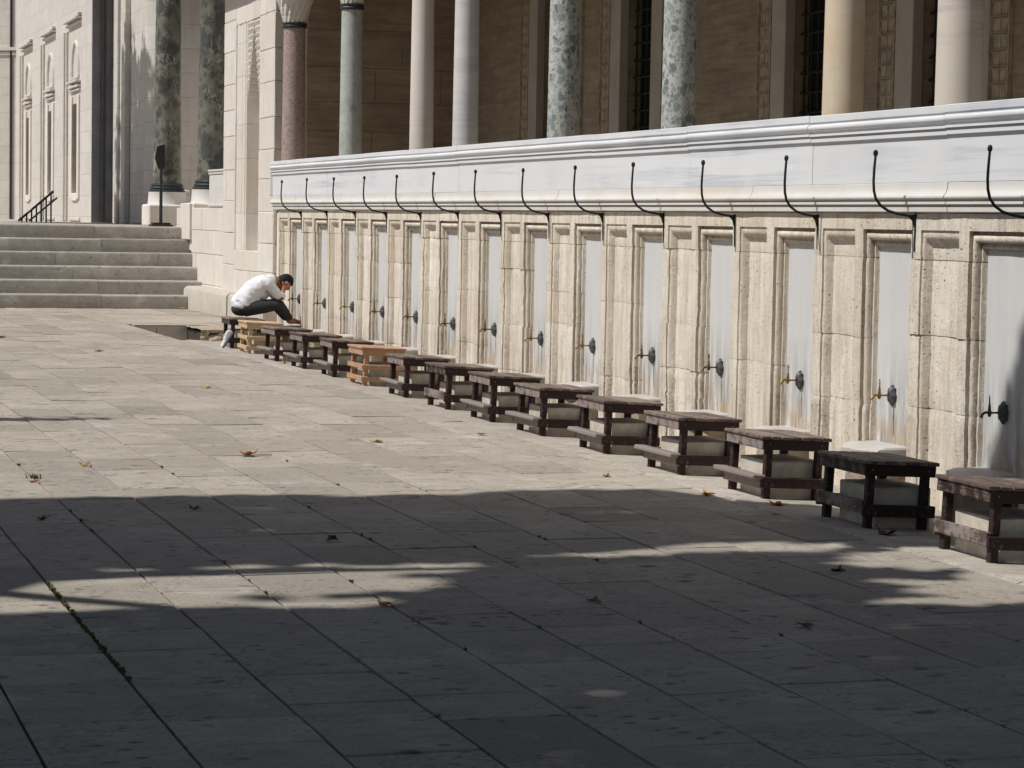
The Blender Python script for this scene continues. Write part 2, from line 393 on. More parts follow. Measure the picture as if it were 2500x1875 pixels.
M['rubber_red'] = m_simple('brown_sole_tip', (.22, .08, .05), .6)
M['leaf_dry'] = m_simple('dry_leaf', (.34, .15, .05), .7, var=.5, scale=18)
M['leaf_yellow'] = m_simple('yellow_dry_leaf', (.55, .32, .10), .7, var=.4, scale=18)
M['leaf_red'] = m_simple('dark_red_leaf', (.17, .055, .035), .7, var=.4, scale=18)
M['leaf_green'] = m_simple('plane_tree_leaf', (.055, .095, .030), .6, var=.3, scale=4, bmp=0)
M['weed'] = m_simple('weed_green', (.13, .14, .05), .8, var=.4)
M['bark'] = m_simple('bark', (.14, .11, .085), .9, var=.4, scale=12, bmp=.8)
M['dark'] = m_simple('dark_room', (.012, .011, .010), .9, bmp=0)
M['glass'] = m_simple('window_shadow_glass', (.10, .11, .115), .25, bmp=0)
M['sign'] = m_simple('dark_grey_sign', (.045, .047, .05), .45, .2)
M['steel'] = m_simple('dark_steel', (.09, .09, .085), .35, .7)
M['plinth'] = m_limestone('plinth_stone', (.58, .55, .50), (.47, .44, .395), 1.0, grime=False)
M['shade_wall'] = m_simple('return_shade_tone', (.20, .20, .21), .85, var=.2, scale=2)  # shade of the far corner, put into the colour

# ------------------------------------------------------------------ the ground and courtyard paving
g = MB().box(-300, 300, -300, 300, -.9, -.36)
T(g.build('ground', M['bed']), kind='structure')

PX0, PX1 = 5.65, 7.15          # the drain pit by the end of the wall
PY0, PY1 = 32.28, 36.58
b = MB()
b.box(-60, 5.37, -30, 42.9, -.34, -.022)
b.box(5.37, PX0, -30, 60, -.34, -.022)
pav = T(b.build('courtyard_paving', M['bed']), kind='structure')

def slab(x0, x1, y0, y1, zt, tint, jit=.003):
    q = MB(); ch = random.choice([.0015, .002, .003])
    gp = .0052
    x0 += gp * random.uniform(.8, 1.7); x1 -= gp * random.uniform(.8, 1.7); cr_ = random.choice([.002, .005, .009, .013]); y0 += cr_; y1 -= random.choice([.0006, .0012, .003])
    tz = [zt + random.uniform(-jit, jit) for _ in range(4)]
    v = [(x0, y0, -.05), (x1, y0, -.05), (x1, y1, -.05), (x0, y1, -.05),
         (x0, y0, tz[0] - ch), (x1, y0, tz[1] - ch), (x1, y1, tz[2] - ch), (x0, y1, tz[3] - ch),
         (x0 + ch, y0 + ch, tz[0]), (x1 - ch, y0 + ch, tz[1]), (x1 - ch, y1 - ch, tz[2]), (x0 + ch, y1 - ch, tz[3])]
    f = [(8, 9, 10, 11)] + [(i, (i + 1) % 4, 4 + (i + 1) % 4, 4 + i) for i in range(4)] + [(4 + i, 4 + (i + 1) % 4, 8 + (i + 1) % 4, 8 + i) for i in range(4)]
    q.add(v, f, tint); return q

slabs = []
rnd = random.Random(11)
for k in range(-9, 10):
    x0 = 1.341 + .4478 * k; x1 = min(x0 + .4478, 5.371)
    if x1 > 5.36: x1 = 5.371
    if x0 > 5.3: continue
    y = 4.0 + rnd.uniform(0, .9)
    while y < 42.85:
        L = rnd.choice([.42, .55, .68, .8, .95, 1.1, 1.25]) * rnd.uniform(.9, 1.1)
        y1 = min(y + L, 42.88)
        if 42.88 - y1 < .3: y1 = 42.88
        slabs.append((x0, x1, y, y1)); y = y1
for x0, x1 in ((5.371, 5.72),):
    y = 4.0
    while y < 42.85:
        y1 = min(y + rnd.uniform(.9, 1.9), 42.88)
        if y < PY1 and y1 > PY0: x1_ = PX0
        else: x1_ = x1
        slabs.append((x0, x1_, y, y1)); y = y1
y = PY1
while y < 42.88:                                       # beyond the pit the flags reach the pier
    y1 = min(y + rnd.uniform(.8, 1.4), 42.88)
    for x0, x1 in ((5.72, 6.35), (6.35, 7.0), (7.0, 7.68)): slabs.append((x0, x1, y, y1))
    y = y1
def in_view(s):
    cx_, cy_ = (s[0] + s[1]) / 2, (s[2] + s[3]) / 2
    d = Vector((cx_, cy_, -1.65)); z = d.dot(fwd); x = d.dot(right) / z * 2.4; yy = d.dot(-down) / z * 2.4
    return z > 0 and abs(x) < .56 and abs(yy) < .44, z
vis = sorted([s for s in slabs if in_view(s)[0]], key=lambda s: in_view(s)[1])
near = set(vis[:292])
rest = MB()
for s in slabs:
    lift = 0.0
    q = slab(*s, rnd.uniform(-.002, .002), min(1, max(0.01, rnd.gauss(.32, .22))))
    if s in near: q.build('paving_slab', M['pave'], pav, fix=False)
    else: rest.add(q.v, q.f, q.a)
T(rest.build('paving_slab_field', M['pave'], pav, fix=False), kind='stuff')

# the drained strip the stools stand on falls towards the wall
SL = .045
def strip_z(x): return -(x - 5.72) * SL if x > 5.72 else 0.0
b = MB().extrude_y([(5.72, -.022), (7.1, -.085), (7.1, -.34), (5.72, -.34)], -30, PY0)
strip = T(b.build('gutter_strip', M['bed']), kind='structure')
y = 3.0; k = 0
while y < PY0:
    L = rnd.uniform(1.3, 2.3); y1 = min(y + L, PY0)
    if PY0 - y1 < .5: y1 = PY0
    for x0, x1 in ((5.725, 6.62), (6.625, 7.06)):
        q = MB(); ny = max(2, int((y1 - y) / .09)); g_ = .004
        # ragged kerb edge on the courtyard side
        v = []; f = []; a = []; tint = rnd.uniform(.02, .5)
        for i in range(ny + 1):
            yy = y + g_ + (y1 - y - 2 * g_) * i / ny
            e = (nz((0, yy, 0), 5.0, 3) * .022 + nz((0, yy, 0), 17, 9) * .012) if x0 < 6 else 0
            for xx, dz in ((x0 + e, -.045), (x0 + e + .002, -.012 + abs(nz((1, yy, 0), 9)) * .012), (x0 + .035 + abs(e), .004 if x0 < 6 else 0), ((x0 + x1) / 2, 0), (x1 - .004, 0), (x1, -.04)):
                v.append((xx, yy, strip_z(max(xx, 5.725)) + dz)); a.append(tint)
        n = 6
        for i in range(ny):
            for j in range(n - 1): f.append((i * n + j, i * n + j + 1, (i + 1) * n + j + 1, (i + 1) * n + j))
        q.add(v, f, a); q.build('strip_slab', M['strip'], strip, smooth=35)
    y = y1
# pit: floor and sides
b = MB()
b.box(PX0 - .03, 7.9, PY0 - .3, PY1 + .4, -.36, -.29)
pit = T(b.build('drain_pit_floor', M['plinth']), kind='structure')
b = MB(); b.box(PX0 - .02, 6.06, PY1, PY1 + .05, -.36, -.028); b.build('pit_side', M['plinth'], pit)
b = MB(); b.box(6.07, 6.52, PY1, PY1 + .05, -.36, -.028); b.build('pit_side', M['plinth'], pit)
b = MB()   # broken ledge of rubble on the wall side
nx, ny = 26, 9
for part in range(2):
    v = []; f = []
    for i in range(nx + 1):
        for j in range(ny + 1):
            x = 6.48 + (7.9 - 6.48) * i / nx
            if part == 0: p = Vector((x, 35.25, -.33 + .325 * j / ny)); amp = Vector((.03, .11, .015))
            else: p = Vector((x, 35.25 + 1.35 * j / ny, -.008)); amp = Vector((.02, .06 if j == 0 else .02, .014))
            n1 = Vector((nz(p, 5.1, 1), nz(p, 4.3, 5), nz(p, 6.0, 8))); n2 = Vector((nz(p, 15, 1), nz(p, 14, 5), nz(p, 17, 8)))
            d = n1 + n2 * .6
            v.append((p.x + d.x * amp.x, p.y + d.y * amp.y, min(p.z + d.z * amp.z, .004)))
    for i in range(nx):
        for j in range(ny): f.append((i * (ny + 1) + j, (i + 1) * (ny + 1) + j, (i + 1) * (ny + 1) + j + 1, i * (ny + 1) + j + 1))
    b.add(v, f)
T(b.build('rubble_ledge', M['ragged']), 'broken rough stone ledge at the drain pit behind the first stool', 'stone ledge')
T(MB().box(6.53, 7.9, 35.3, 36.6, -.34, -.05).build('ledge_core', M['bed']), kind='structure')
T(MB().box(-60, 8.2, 42.9, 60, -.34, -.03).build('step_footing', M['bed']), kind='structure')

# ------------------------------------------------------------------ ablution wall: carved pilasters, marble panels, parapet
WX = 6.90; PITCH = 1.413; NC0 = 13.98
NICHES = [NC0 + PITCH * j for j in range(-3, 13)]       # niche centres, near to far
wall = empty('ablution_wall', (WX, 20, 0))
T(wall, 'long carved limestone ablution wall with marble parapet and tap niches', 'wall')
wall.location = (0, 0, 0)
PN = [(0, 0), (.001, .042), (.014, .043), (.016, .024), (.023, .015), (.034, .012), (.045, .018), (.051, .030), (.052, .056), (.064, .057), (.066, .050), (.076, .052), (.078, .070), (.088, .080), (.0905, .084)]
PP = [(0, 0), (.001, .013), (.009, .013), (.010, .010), (.020, .012), (.028, .020), (.040, .044), (.050, .054), (.051, .060)]
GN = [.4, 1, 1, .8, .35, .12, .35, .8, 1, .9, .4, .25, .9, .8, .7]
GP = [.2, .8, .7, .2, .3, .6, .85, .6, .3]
ZT = 1.635
def lerp_prof(P, s):
    if s <= 0: return 0.0
    for (a0, d0), (a1, d1) in zip(P, P[1:]):
        if s <= a1: return d0 + (d1 - d0) * (s - a0) / max(1e-6, a1 - a0)
    return P[-1][1]
def bay_depth(u, z):
    s = min(.34 - abs(u), .34 - abs(u)) if u < .34 else .34 - abs(u - PITCH)
    s = min(s, (ZT - z) / 1.32)
    s2 = min(.245 - abs(u - PITCH / 2), (ZT - z) / 1.9)
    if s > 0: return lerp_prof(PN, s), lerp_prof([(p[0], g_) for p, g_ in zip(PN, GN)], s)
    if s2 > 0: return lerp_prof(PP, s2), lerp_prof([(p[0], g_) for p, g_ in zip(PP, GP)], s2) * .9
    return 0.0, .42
def usplits(head):
    us = []
    for s, _ in PN: us += [.34 - s, PITCH - .34 + s]
    for s, _ in PP: us += [PITCH / 2 - .245 + s, PITCH / 2 + .245 - s]
    us += [.38, .42, 1.0, 1.04, .58, .64, .71, .77, .83]
    if head:
        for s, _ in PN: us.append(-.34 + s) if -.34 + s > -.2505 else None
        us += [-.25, -.12, 0, .12]
    lo = -.2496 if head else .2494
    return sorted(set(round(x, 4) for x in us if lo <= x <= PITCH - .2494))
def stone_patch(yc, us, zs, seed, rough=.0022, recess=0.0, skip=None, cap=.03, xoff=0.0, big=0.0):
    """relief of one stone: columns us (offset from the niche centre), rows zs"""
    q = MB(); nu, nzr = len(us), len(zs); v = []; a = []; f = []
    zl, zh = zs[0], zs[-1]
    for j, z in enumerate(zs):
        for u in us:
            d, gr = bay_depth(u, z)
            p = (yc + u, z, 0)
            n_ = nz(p, 9, seed) * rough + nz(p, 31, seed) * rough * .9 + nz(p, 3, seed) * rough
            edge = min(z - zl, zh - z)
            er = max(0, 1 - edge / .022) * (.0015 + .009 * max(0, nz(p, 11, seed + 5)))
            if big: n_ += big * (.5 + .5 * nz(p, 6, seed + 2)) * (1 if d < .03 else .2) + big * .6 * nz(p, 19, seed)
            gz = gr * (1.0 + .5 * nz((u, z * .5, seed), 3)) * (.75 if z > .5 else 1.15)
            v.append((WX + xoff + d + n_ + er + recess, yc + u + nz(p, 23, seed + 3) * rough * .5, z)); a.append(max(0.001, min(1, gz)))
    for j in range(nzr - 1):
        for i in range(nu - 1):
            if skip and skip((us[i] + us[i + 1]) / 2, (zs[j] + zs[j + 1]) / 2): continue
            f.append((j * nu + i, (j + 1) * nu + i, (j + 1) * nu + i + 1, j * nu + i + 1))
    # returns into the joint
    for row, z in ((0, zl), (nzr - 1, zh)):
        base = len(v)
        for i in range(nu): x, y_, z_ = v[row * nu + i]; v.append((x + cap, y_, z_)); a.append(a[row * nu + i])
        for i in range(nu - 1):
            if skip and skip((us[i] + us[i + 1]) / 2, zs[row] + (.005 if row == 0 else -.005)): continue
            q_ = (row * nu + i, row * nu + i + 1, base + i + 1, base + i)
            f.append(q_ if row == 0 else q_[::-1])
    return q.add(v, f, a)
def zrows(z0, z1, step=.035):
    n = max(2, int(round((z1 - z0) / step)))
    return [z0 + (z1 - z0) * i / n for i in range(n + 1)]
UP, UH = usplits(False), usplits(True)
rb = random.Random(5)
HEAD0 = 1.455
zh = sorted(set([round(x, 4) for x in [HEAD0 + .002, 1.49, 1.735, 1.70, 1.66] + [ZT - 1.32 * s for s, _ in PN] + [ZT - 1.9 * s for s, _ in PP]]))
for j, yc in enumerate(NICHES):
    last = j == len(NICHES) - 1
    us_p = [u for u in UP if not last or u < 1.06]; us_h = [u for u in UH if not last or u < 1.06]
    sd = j * 3.7 + 1
    seam = .006 if (j % 2) else .003
    stone_patch(yc, us_h, zh, sd, .0026, skip=lambda u, z: abs(u) < .2499 and z < ZT - 1.32 * .0905).build('lintel_stone', M['lime'], wall, smooth=40)
    # courses of the pilaster
    nC = rb.choice([2, 3, 3, 4]); cuts = [-.07]
    base = [-.07 + (HEAD0 + .07) * (i + 1) / nC + rb.uniform(-.13, .13) for i in range(nC - 1)]
    cuts += base + [HEAD0]
    for i, (z0, z1) in enumerate(zip(cuts, cuts[1:])):
        gp = rb.choice([.0006, .001, .001, .0016, .003])
        big = .018 if (j == 5 and i == 0) else (rb.uniform(.005, .013) if rb.random() < .36 else 0)
        stone_patch(yc, us_p, zrows(z0 + gp, z1 - gp), sd + i, rb.choice([.002, .003, .004]), xoff=rb.uniform(-.002, .003), big=big).build('pilaster_stone', M['lime'], wall, smooth=40)
    stone_patch(yc, us_p, [-.07, .7, HEAD0 + .01], sd, 0, recess=.030, cap=0).build('mortar_core', M['mortar'], wall)
    # marble panel behind the tap
    MB().bbox(WX + .0795, WX + .13, yc - .2535, yc + .2535, -.07, ZT - 1.32 * .0905 + .012, .002).build('marble_panel', M['plate'], wall)
# blind stone core that carries the gallery floor
MB().box(WX + .15, 11.9, NICHES[0] - .3, NICHES[-1] + 1.02, -.3, 1.70).build('wall_core', M['mortar'], wall)
ye = NICHES[-1] + 1.055
MB().box(WX + .004, WX + .4, ye - .04, ye, -.3, 1.735).build('end_stone', M['lime'], wall)
MB().box(WX + .1, 8.3, ye - .3, ye - .002, -.3, 1.74).build('end_stone', M['lime'], wall)

MB().box(7.96, 8.34, ye - .002, 36.97, -.3, 2.2).build('end_stone', M['lime'], wall)  # unseen closing wall, added to keep light out of the gallery from below
# parapet slabs (white marble with moulded coping) and the older cornice under them
PAR = [(7.04, 2.38), (6.844, 2.376), (6.840, 2.372), (6.840, 2.333), (6.850, 2.331), (6.850, 2.317), (6.840, 2.315), (6.832, 2.309), (6.827, 2.300), (6.827, 2.290), (6.832, 2.280), (6.842, 2.273), (6.858, 2.270),
       (6.858, 2.256), (6.843, 2.254), (6.842, 2.240), (6.866, 2.238), (6.866, 2.226), (6.854, 2.224), (6.854, 2.202), (6.872, 2.199), (6.872, 1.923), (7.04, 1.923)]
COR = [(7.05, 1.921), (6.872, 1.921), (6.869, 1.918), (6.868, 1.90), (6.865, 1.878), (6.858, 1.860), (6.848, 1.848), (6.842, 1.838), (6.842, 1.829), (6.850, 1.822), (6.866, 1.817), (6.876, 1.815), (6.876, 1.808), (6.856, 1.806), (6.855, 1.791), (6.884, 1.789), (6.884, 1.777), (6.868, 1.775),
       (6.868, 1.747), (6.885, 1.744), (6.91, 1.739), (7.05, 1.739)]
JN = [9.0, 11.1, 13.14, 15.06, 17.26, 19.42, 21.46, 23.42, 25.36, 27.14, 29.06, 30.8, 32.22]
for i, (y0, y1) in enumerate(zip(JN, JN[1:])):
    dz = [0, .002, -.001, .002, -.002, .001, .002, -.001, .002, 0, .001, -.001][i]; dx = rb.uniform(-.0012, .0012)
    MB().extrude_y([(x + (dx if x < 7 else 0), z + (dz if z > 2 else 0)) for x, z in PAR], y0 + .0012, y1 - .0012).build('parapet_slab', M['marble'], wall, smooth=32)
y = 9.0
while y < 32.1:
    y1 = y + rb.uniform(.55, 1.7)
    if y1 > 31.7: y1 = 32.25
    dx = rb.uniform(-.003, .003)
    MB().extrude_y([(x + (dx if x < 7 else 0), z) for x, z in COR], y + .001, y1 - .001).build('cornice_stone', M['cornice'], wall, smooth=25)
    y = y1
# upright moulding that closes the parapet at its far end
MB().bbox(6.84, 6.88, 32.222, 32.27, 1.92, 2.372, .006).build('end_moulding', M['marble'], wall)
MB().bbox(6.86, 6.89, 32.19, 32.2215, 1.925, 2.21, .004).build('end_moulding', M['marble'], wall)

# ------------------------------------------------------------------ taps, foot stones, hooks
def ring(b_, c, r_, t, n=10):
    pts = [(c[0], c[1] + r_ * math.cos(2 * math.pi * k / n), c[2] + r_ * math.sin(2 * math.pi * k / n)) for k in range(n + 1)]
    b_.tube(pts, t, 5, caps=False)
HND = ['spindle', 'clover', 'twist', 'spindle', 'palm', 'clover', 'spindle', 'palm', 'fan', 'spindle', 'palm', 'clover', 'twist', 'plain']
HTXT = {'spindle': 'slim spindle handle', 'clover': 'pierced clover handle', 'twist': 'twisted finial handle', 'palm': 'open palm-leaf handle', 'fan': 'round fan handle', 'plain': 'plain dark handle'}
def tap(n, yc, kind, old):
    rq_ = random.Random(n * 7); t = empty('tap', (WX + .08, yc, .60 + rq_.uniform(-.008, .008)), (rq_.uniform(-.05, .05), 0, rq_.uniform(-.14, .14))); t.scale = (.88, .72, .80); mt = M['brass_old'] if old else M['brass']
    b_ = MB(); pr = []                                   # lobed stone boss
    nl = 24
    for h, r_ in ((0, .062), (-.012, .068), (-.030, .060), (-.044, .036), (-.050, .012)):
        pr.append((r_, h))
    v = []; f = []
    for r_, h in pr:
        for k in range(nl):
            g_ = 2 * math.pi * k / nl; rr = r_ * (1 + .16 * math.cos(8 * g_)) if r_ > .02 else r_
            v.append((h, rr * .82 * math.cos(g_), rr * 1.08 * math.sin(g_)))
    for i in range(len(pr) - 1):
        for k in range(nl): f.append((i * nl + k, i * nl + (k + 1) % nl, (i + 1) * nl + (k + 1) % nl, (i + 1) * nl + k))
    f.append(tuple(range((len(pr) - 1) * nl, len(pr) * nl)))
    b_.add(v, f); b_.build('rosette', M['boss'], t, smooth=50)
    MB().tube([(-.045, 0, 0), (-.062, 0, 0), (-.064, 0, 0), (-.10, 0, 0), (-.12, 0, 0), (-.145, 0, .004), (-.163, 0, -.004), (-.176, 0, -.02), (-.18, 0, -.036)],
              [.009, .009, .0075, .0075, .011, .010, .0095, .0095, .0105], 10).build('spout', mt, t, smooth=50)
    MB().lathe([(.005, -.030), (.009, -.026), (.0125, -.018), (.014, 0), (.013, .014), (.0105, .022), (.012, .026), (.010, .034), (.0085, .055), (.006, .062), (.0075, .066), (.004, .070)], (-.118, 0, 0), 12).build('valve_body', mt, t, smooth=50)
    h = MB(); X = -.118
    if kind == 'clover':
        h.tube([(X, 0, .066), (X, 0, .085)], .003, 6)
        for dy, dz in ((0, .128), (-.0125, .111), (.0125, .111), (0, .108), (-.009, .090), (.009, .090)): ring(h, (X, dy, dz), .0085 if dz > .1 else .006, .0022)
    elif kind == 'twist':
        h.tube([(X + .0022 * math.cos(i * 1.3), .0022 * math.sin(i * 1.3), .066 + i * .0045) for i in range(15)], [.0062 if i % 2 else .0042 for i in range(14)] + [.001], 7)
    elif kind == 'palm':
        for k in range(-2, 3):
            a_ = k * .28
            h.tube([(X, 0, .068), (X, .018 * math.sin(a_), .068 + .030 * math.cos(a_)), (X, .042 * math.sin(a_), .068 + .056 * math.cos(a_))], [.004, .0052, .002], 6)
    elif kind == 'fan':
        for k in range(8):
            a_ = k * math.pi / 4
            h.tube([(X, 0, .10), (X, .022 * math.sin(a_), .10 + .022 * math.cos(a_))], [.006, .0055], 6)
        h.tube([(X, 0, .066), (X, 0, .10)], .003, 6)
    else:
        h.lathe([(.003, .066), (.0065, .074), (.004, .082), (.0065, .092), (.0035, .102), (.005, .112), (.001, .128)], (X, 0, 0), 8)
    h.build('handle', mt, t, smooth=50)
    T(t, f"{'tarnished' if old else 'bright'} brass tap with {HTXT[kind]}, {ordr(n, 14)}", 'tap', 'taps along the ablution wall')
def foot_stone(n, yc):
    q = MB(); prof = []
    L = .255; N_ = 14
    for i in range(N_ + 1):                              # bow front with two scoops
        yy = -L + 2 * L * i / N_; s_ = yy / L
        x = -.235 + .10 * s_ * s_ + .016 * math.cos(3 * math.pi * s_)
        prof.append((x, yy))
    prof += [(.078, L), (.078, -L)]
    sh = random.Random(n).uniform(-.015, .018)
    v = []; f = []; m_ = len(prof)
    for lvl, (zt, ins) in enumerate(((.18 + sh, .004), (.184 + sh, 0), (.246 + sh, .0), (.252 + sh, .006), (.264 + sh, .06))):
        for x, yy in prof:
            x2 = x + (ins if x < .07 else 0); y2 = yy * (1 - (ins * .5))
            zz = zt + (0.02 * (x2 + .25) if lvl > 2 else 0)
            v.append((x2, y2, zz))
    for l in range(4):
        for i in range(m_): f.append((l * m_ + i, l * m_ + (i + 1) % m_, (l + 1) * m_ + (i + 1) % m_, (l + 1) * m_ + i))
    f.append(tuple(range(4 * m_, 5 * m_))); f.append(tuple(range(m_))[::-1])
    q.add(v, f)
    o = empty('foot_stone', (WX, yc, 0)); q.build('top_slab', M['foot'], o, smooth=22)
    q2 = MB(); v2 = []; f2 = []                            # rough grey footing under the slab
    for zt in (-.12, -.02, .06, .13, .1795 + sh):
        for x, yy in prof:
            k_ = nz((x * 3, yy * 3, zt * 4 + n), 3, n) * .02
            v2.append((x + (.03 + k_ if x < .07 else 0), yy * .93 + (k_ if x < .07 else 0), zt))
    for l in range(4):
        for i in range(m_): f2.append((l * m_ + i, l * m_ + (i + 1) % m_, (l + 1) * m_ + (i + 1) % m_, (l + 1) * m_ + i))
    q2.add(v2, f2).build('footing', M['ragged'], o, smooth=40)
    T(o, f'white marble foot rest block below the tap, {ordr(n, 14)}', 'foot rest', 'marble foot rests')
def hook(n, y, tilt, dz):
    t = empty('coat_hook', (WX, y, 1.715 + dz), (0, 0, tilt))
    rod = [(-.004, 0, -.022), (-.022, 0, -.002), (-.055, 0, .004), (-.095, 0, .012), (-.14, 0, .028), (-.178, 0, .058), (-.205, 0, .10), (-.216, 0, .15), (-.219, 0, .21), (-.217, 0, .28), (-.212, 0, .365)]
    rod = [(x * 1.24, y_, z) for x, y_, z in rod]
    MB().tube(rod, [.0075, .008, .0085, .0088, .0088, .0088, .0088, .0087, .0086, .0084, .0078], 8).build('rod', M['iron'], t, smooth=50)
    gp_ = [(0, .010), (-.03, .008), (-.075, .012), (-.075, .004), (-.045, -.008), (-.022, -.03), (-.010, -.07), (0, -.07)]
    MB().add([(x, y_, z) for y_ in (-.005, .005) for x, z in gp_], [tuple(range(8)), tuple(range(15, 7, -1))] + [(k, (k + 1) % 8, 8 + (k + 1) % 8, 8 + k) for k in range(8)]).build('gusset', M['iron'], t)
    MB().lathe([(.004, .358), (.0125, .362), (.0155, .372), (.0155, .384), (.011, .394), (.004, .397)], (-.263, 0, 0), 6).build('knob', M['iron'], t)
    MB().add([(-.006, -.009, .0118), (-.006, .009, .0118), (.004, -.011, .012), (.004, .011, .012), (-.006, -.009, -.03), (-.006, .009, -.03), (.004, -.009, -.03), (.004, .009, -.03),
              (-.004, -.0045, -.22), (-.004, .0045, -.22), (.004, -.0045, -.22), (.004, .0045, -.22)],
             [(0, 1, 5, 4), (4, 5, 9, 8), (2, 6, 7, 3), (6, 10, 11, 7), (0, 4, 6, 2), (4, 8, 10, 6), (1, 3, 7, 5), (5, 7, 11, 9), (0, 2, 3, 1), (8, 9, 11, 10)]).build('strap', M['iron'], t)
    T(t, f'black iron upturned coat hook, {ordr(n, 14)}', 'hook', 'iron hooks under the parapet')
rt = random.Random(3)
vis_n = NICHES[2:]                                       # 14 niches in view, near to far
for i, yc in enumerate(vis_n):
    tap(i + 1, yc + rt.uniform(-.008, .012), HND[13 - i], i in (0, 3, 4, 7, 8, 9, 10, 12, 13))
    foot_stone(i + 1, yc)
    hook(i + 1, yc - .372 + rt.uniform(-.012, .012), rt.uniform(-.17, .17), rt.uniform(-.008, .008))

# ------------------------------------------------------------------ stools over their stone blocks
def stool(n, y0, style, L=.59):
    """y0: near edge of the top; X 5.92-6.30"""
    x0 = 5.915; W = .47
    r_ = random.Random(100 + n)
    t = empty('wooden_stool', (x0 + r_.uniform(-.012, .012), y0, strip_z(x0 + .02)), (0, math.atan(SL), R(r_.uniform(-1.8, 1.8))))
    top = M['wood_top']; leg = M['wood_dark']; foot = M['wood_foot']
    if style == 'pale': top = leg = foot = M['wood_pale']
    if style == 'orange': top = leg = foot = M['wood_orange']
    H = .382 + r_.uniform(-.004, .006)
    npl = 7 if style in ('foot', 'rail') else 4
    pw = W / npl
    for k in range(npl):
        MB().bbox(k * pw + .0025, (k + 1) * pw - .0025, -.004 - r_.uniform(0, .006), L + r_.uniform(0, .006), H - .021, H + r_.uniform(-.0015, .0015), .003, a=r_.uniform(.3, .8), jit=.6).build('top_plank', top, t)
    i0 = .016; ah = .062
    MB().bbox(i0, i0 + .022, .012, L - .012, H - .0215 - ah, H - .0215, .003, a=.62, jit=.5).build('apron', leg if style != 'foot' else M['wood_foot'], t)
    MB().bbox(W - i0 - .022, W - i0, .012, L - .012, H - .0215 - ah, H - .0215, .003, a=.4).build('apron', leg, t)
    MB().bbox(i0 + .001, W - i0 - .001, .0, .0115, H - .022 - ah, H - .022, .0025, a=.35, jit=.5).build('apron', leg, t)
    MB().bbox(i0 + .001, W - i0 - .001, L - .0115, L, H - .022 - ah, H - .022, .0025, a=.35).build('apron', leg, t)
    lw = .046; lx = (.045, W - .045 - lw) ; ly = (.0125, L - .0125 - lw)
    for a_ in lx:
        for b_ in ly: MB().bbox(a_, a_ + lw, b_, b_ + lw, -.03 if a_ < .1 else -.034, H - .0225, .004, a=.45, jit=.4).build('leg', leg, t)
    x_l, x_r = lx[0], lx[1] + lw; y_n, y_f = ly[0], ly[1] + lw
    def rail(side, z0, z1, mt, a_=.55, th=.026):
        if side == 'n': q = MB().bbox(x_l - .03, x_r + .032, y_n - th, y_n - .0005, z0, z1, .004, a=a_, jit=.6)
        if side == 'f': q = MB().bbox(x_l - .03, x_r + .032, y_f + .0005, y_f + th, z0, z1, .004, a=a_)
        if side == 'l': q = MB().bbox(x_l - th, x_l - .0005, y_n - .0, y_f + .03, z0, z1, .004, a=a_, jit=.6)
        if side == 'r': q = MB().bbox(x_r + .0005, x_r + th, y_n, y_f + .03, z0, z1, .004, a=a_)
        q.build('rail', mt, t)
    if style in ('pale', 'orange'):
        for z0, z1 in ((.045, .095), (.165, .215)):
            rail('n', z0, z1, leg); rail('l', z0, z1, leg); rail('f', z0, z1, leg); rail('r', z0, z1, leg)
    else:
        rail('n', .07, .137, leg, .5); rail('f', .07, .137, leg); rail('r', .07, .137, leg)
        if style == 'foot':
            rail('l', .062, .118, foot, .75)
            MB().bbox(x_l - .085, x_l - .001, y_n - .025, y_f + .055, .1185, .148, .006, a=.85, jit=.6).build('foot_rest', foot, t)
        else:
            rail('l', .085, .155, M['wood_foot'], .5, .03)
    for yy in (y_n - .0268,):
        for xx in (x_l + .018, x_r - .018): MB().lathe([(.005, 0), (.004, .002)], (0, 0, 0), 8).build('nail', M['nail'], t, loc=(xx, -.0004, H - .05), rot=(R(90), 0, 0))
    desc = {'foot': 'dark brown slatted stool with a foot board', 'rail': 'dark brown slatted stool with plain side rail', 'pale': 'pale new unpainted wooden stool', 'orange': 'orange brown wooden stool'}[style]
    T(t, f'{desc}, {ordr(n, 15)}', 'stool', 'wooden stools along the wall')
    q = MB().bbox(6.035, 6.375, y0 + .062, y0 + L - .062, -.06, .228 + r_.uniform(-.012, .004) - .02, .007, jit=.5)
    q.v = [(x, y + nz((x, y, z), 8, n) * .004, z + nz((x, y, z), 9, n) * .003) for x, y, z in q.v]
    o = q.build('seat_block', M['block'])
    T(o, f'grey stone block inside the stool, {ordr(n, 15)}', 'stone block', 'stone blocks under the stools')
SY = [10.83, 12.22, 13.67, 15.06, 16.52, 17.97, 19.25, 20.56, 21.98, 23.60, 24.88, 26.25, 27.62, 29.24, 30.40]
ST = ['rail', 'rail', 'foot', 'foot', 'foot', 'foot', 'foot', 'rail', 'foot', 'orange', 'foot', 'foot', 'foot', 'pale', 'rail']
for i, (y, s) in enumerate(zip(SY, ST)): stool(i + 1, y, s)

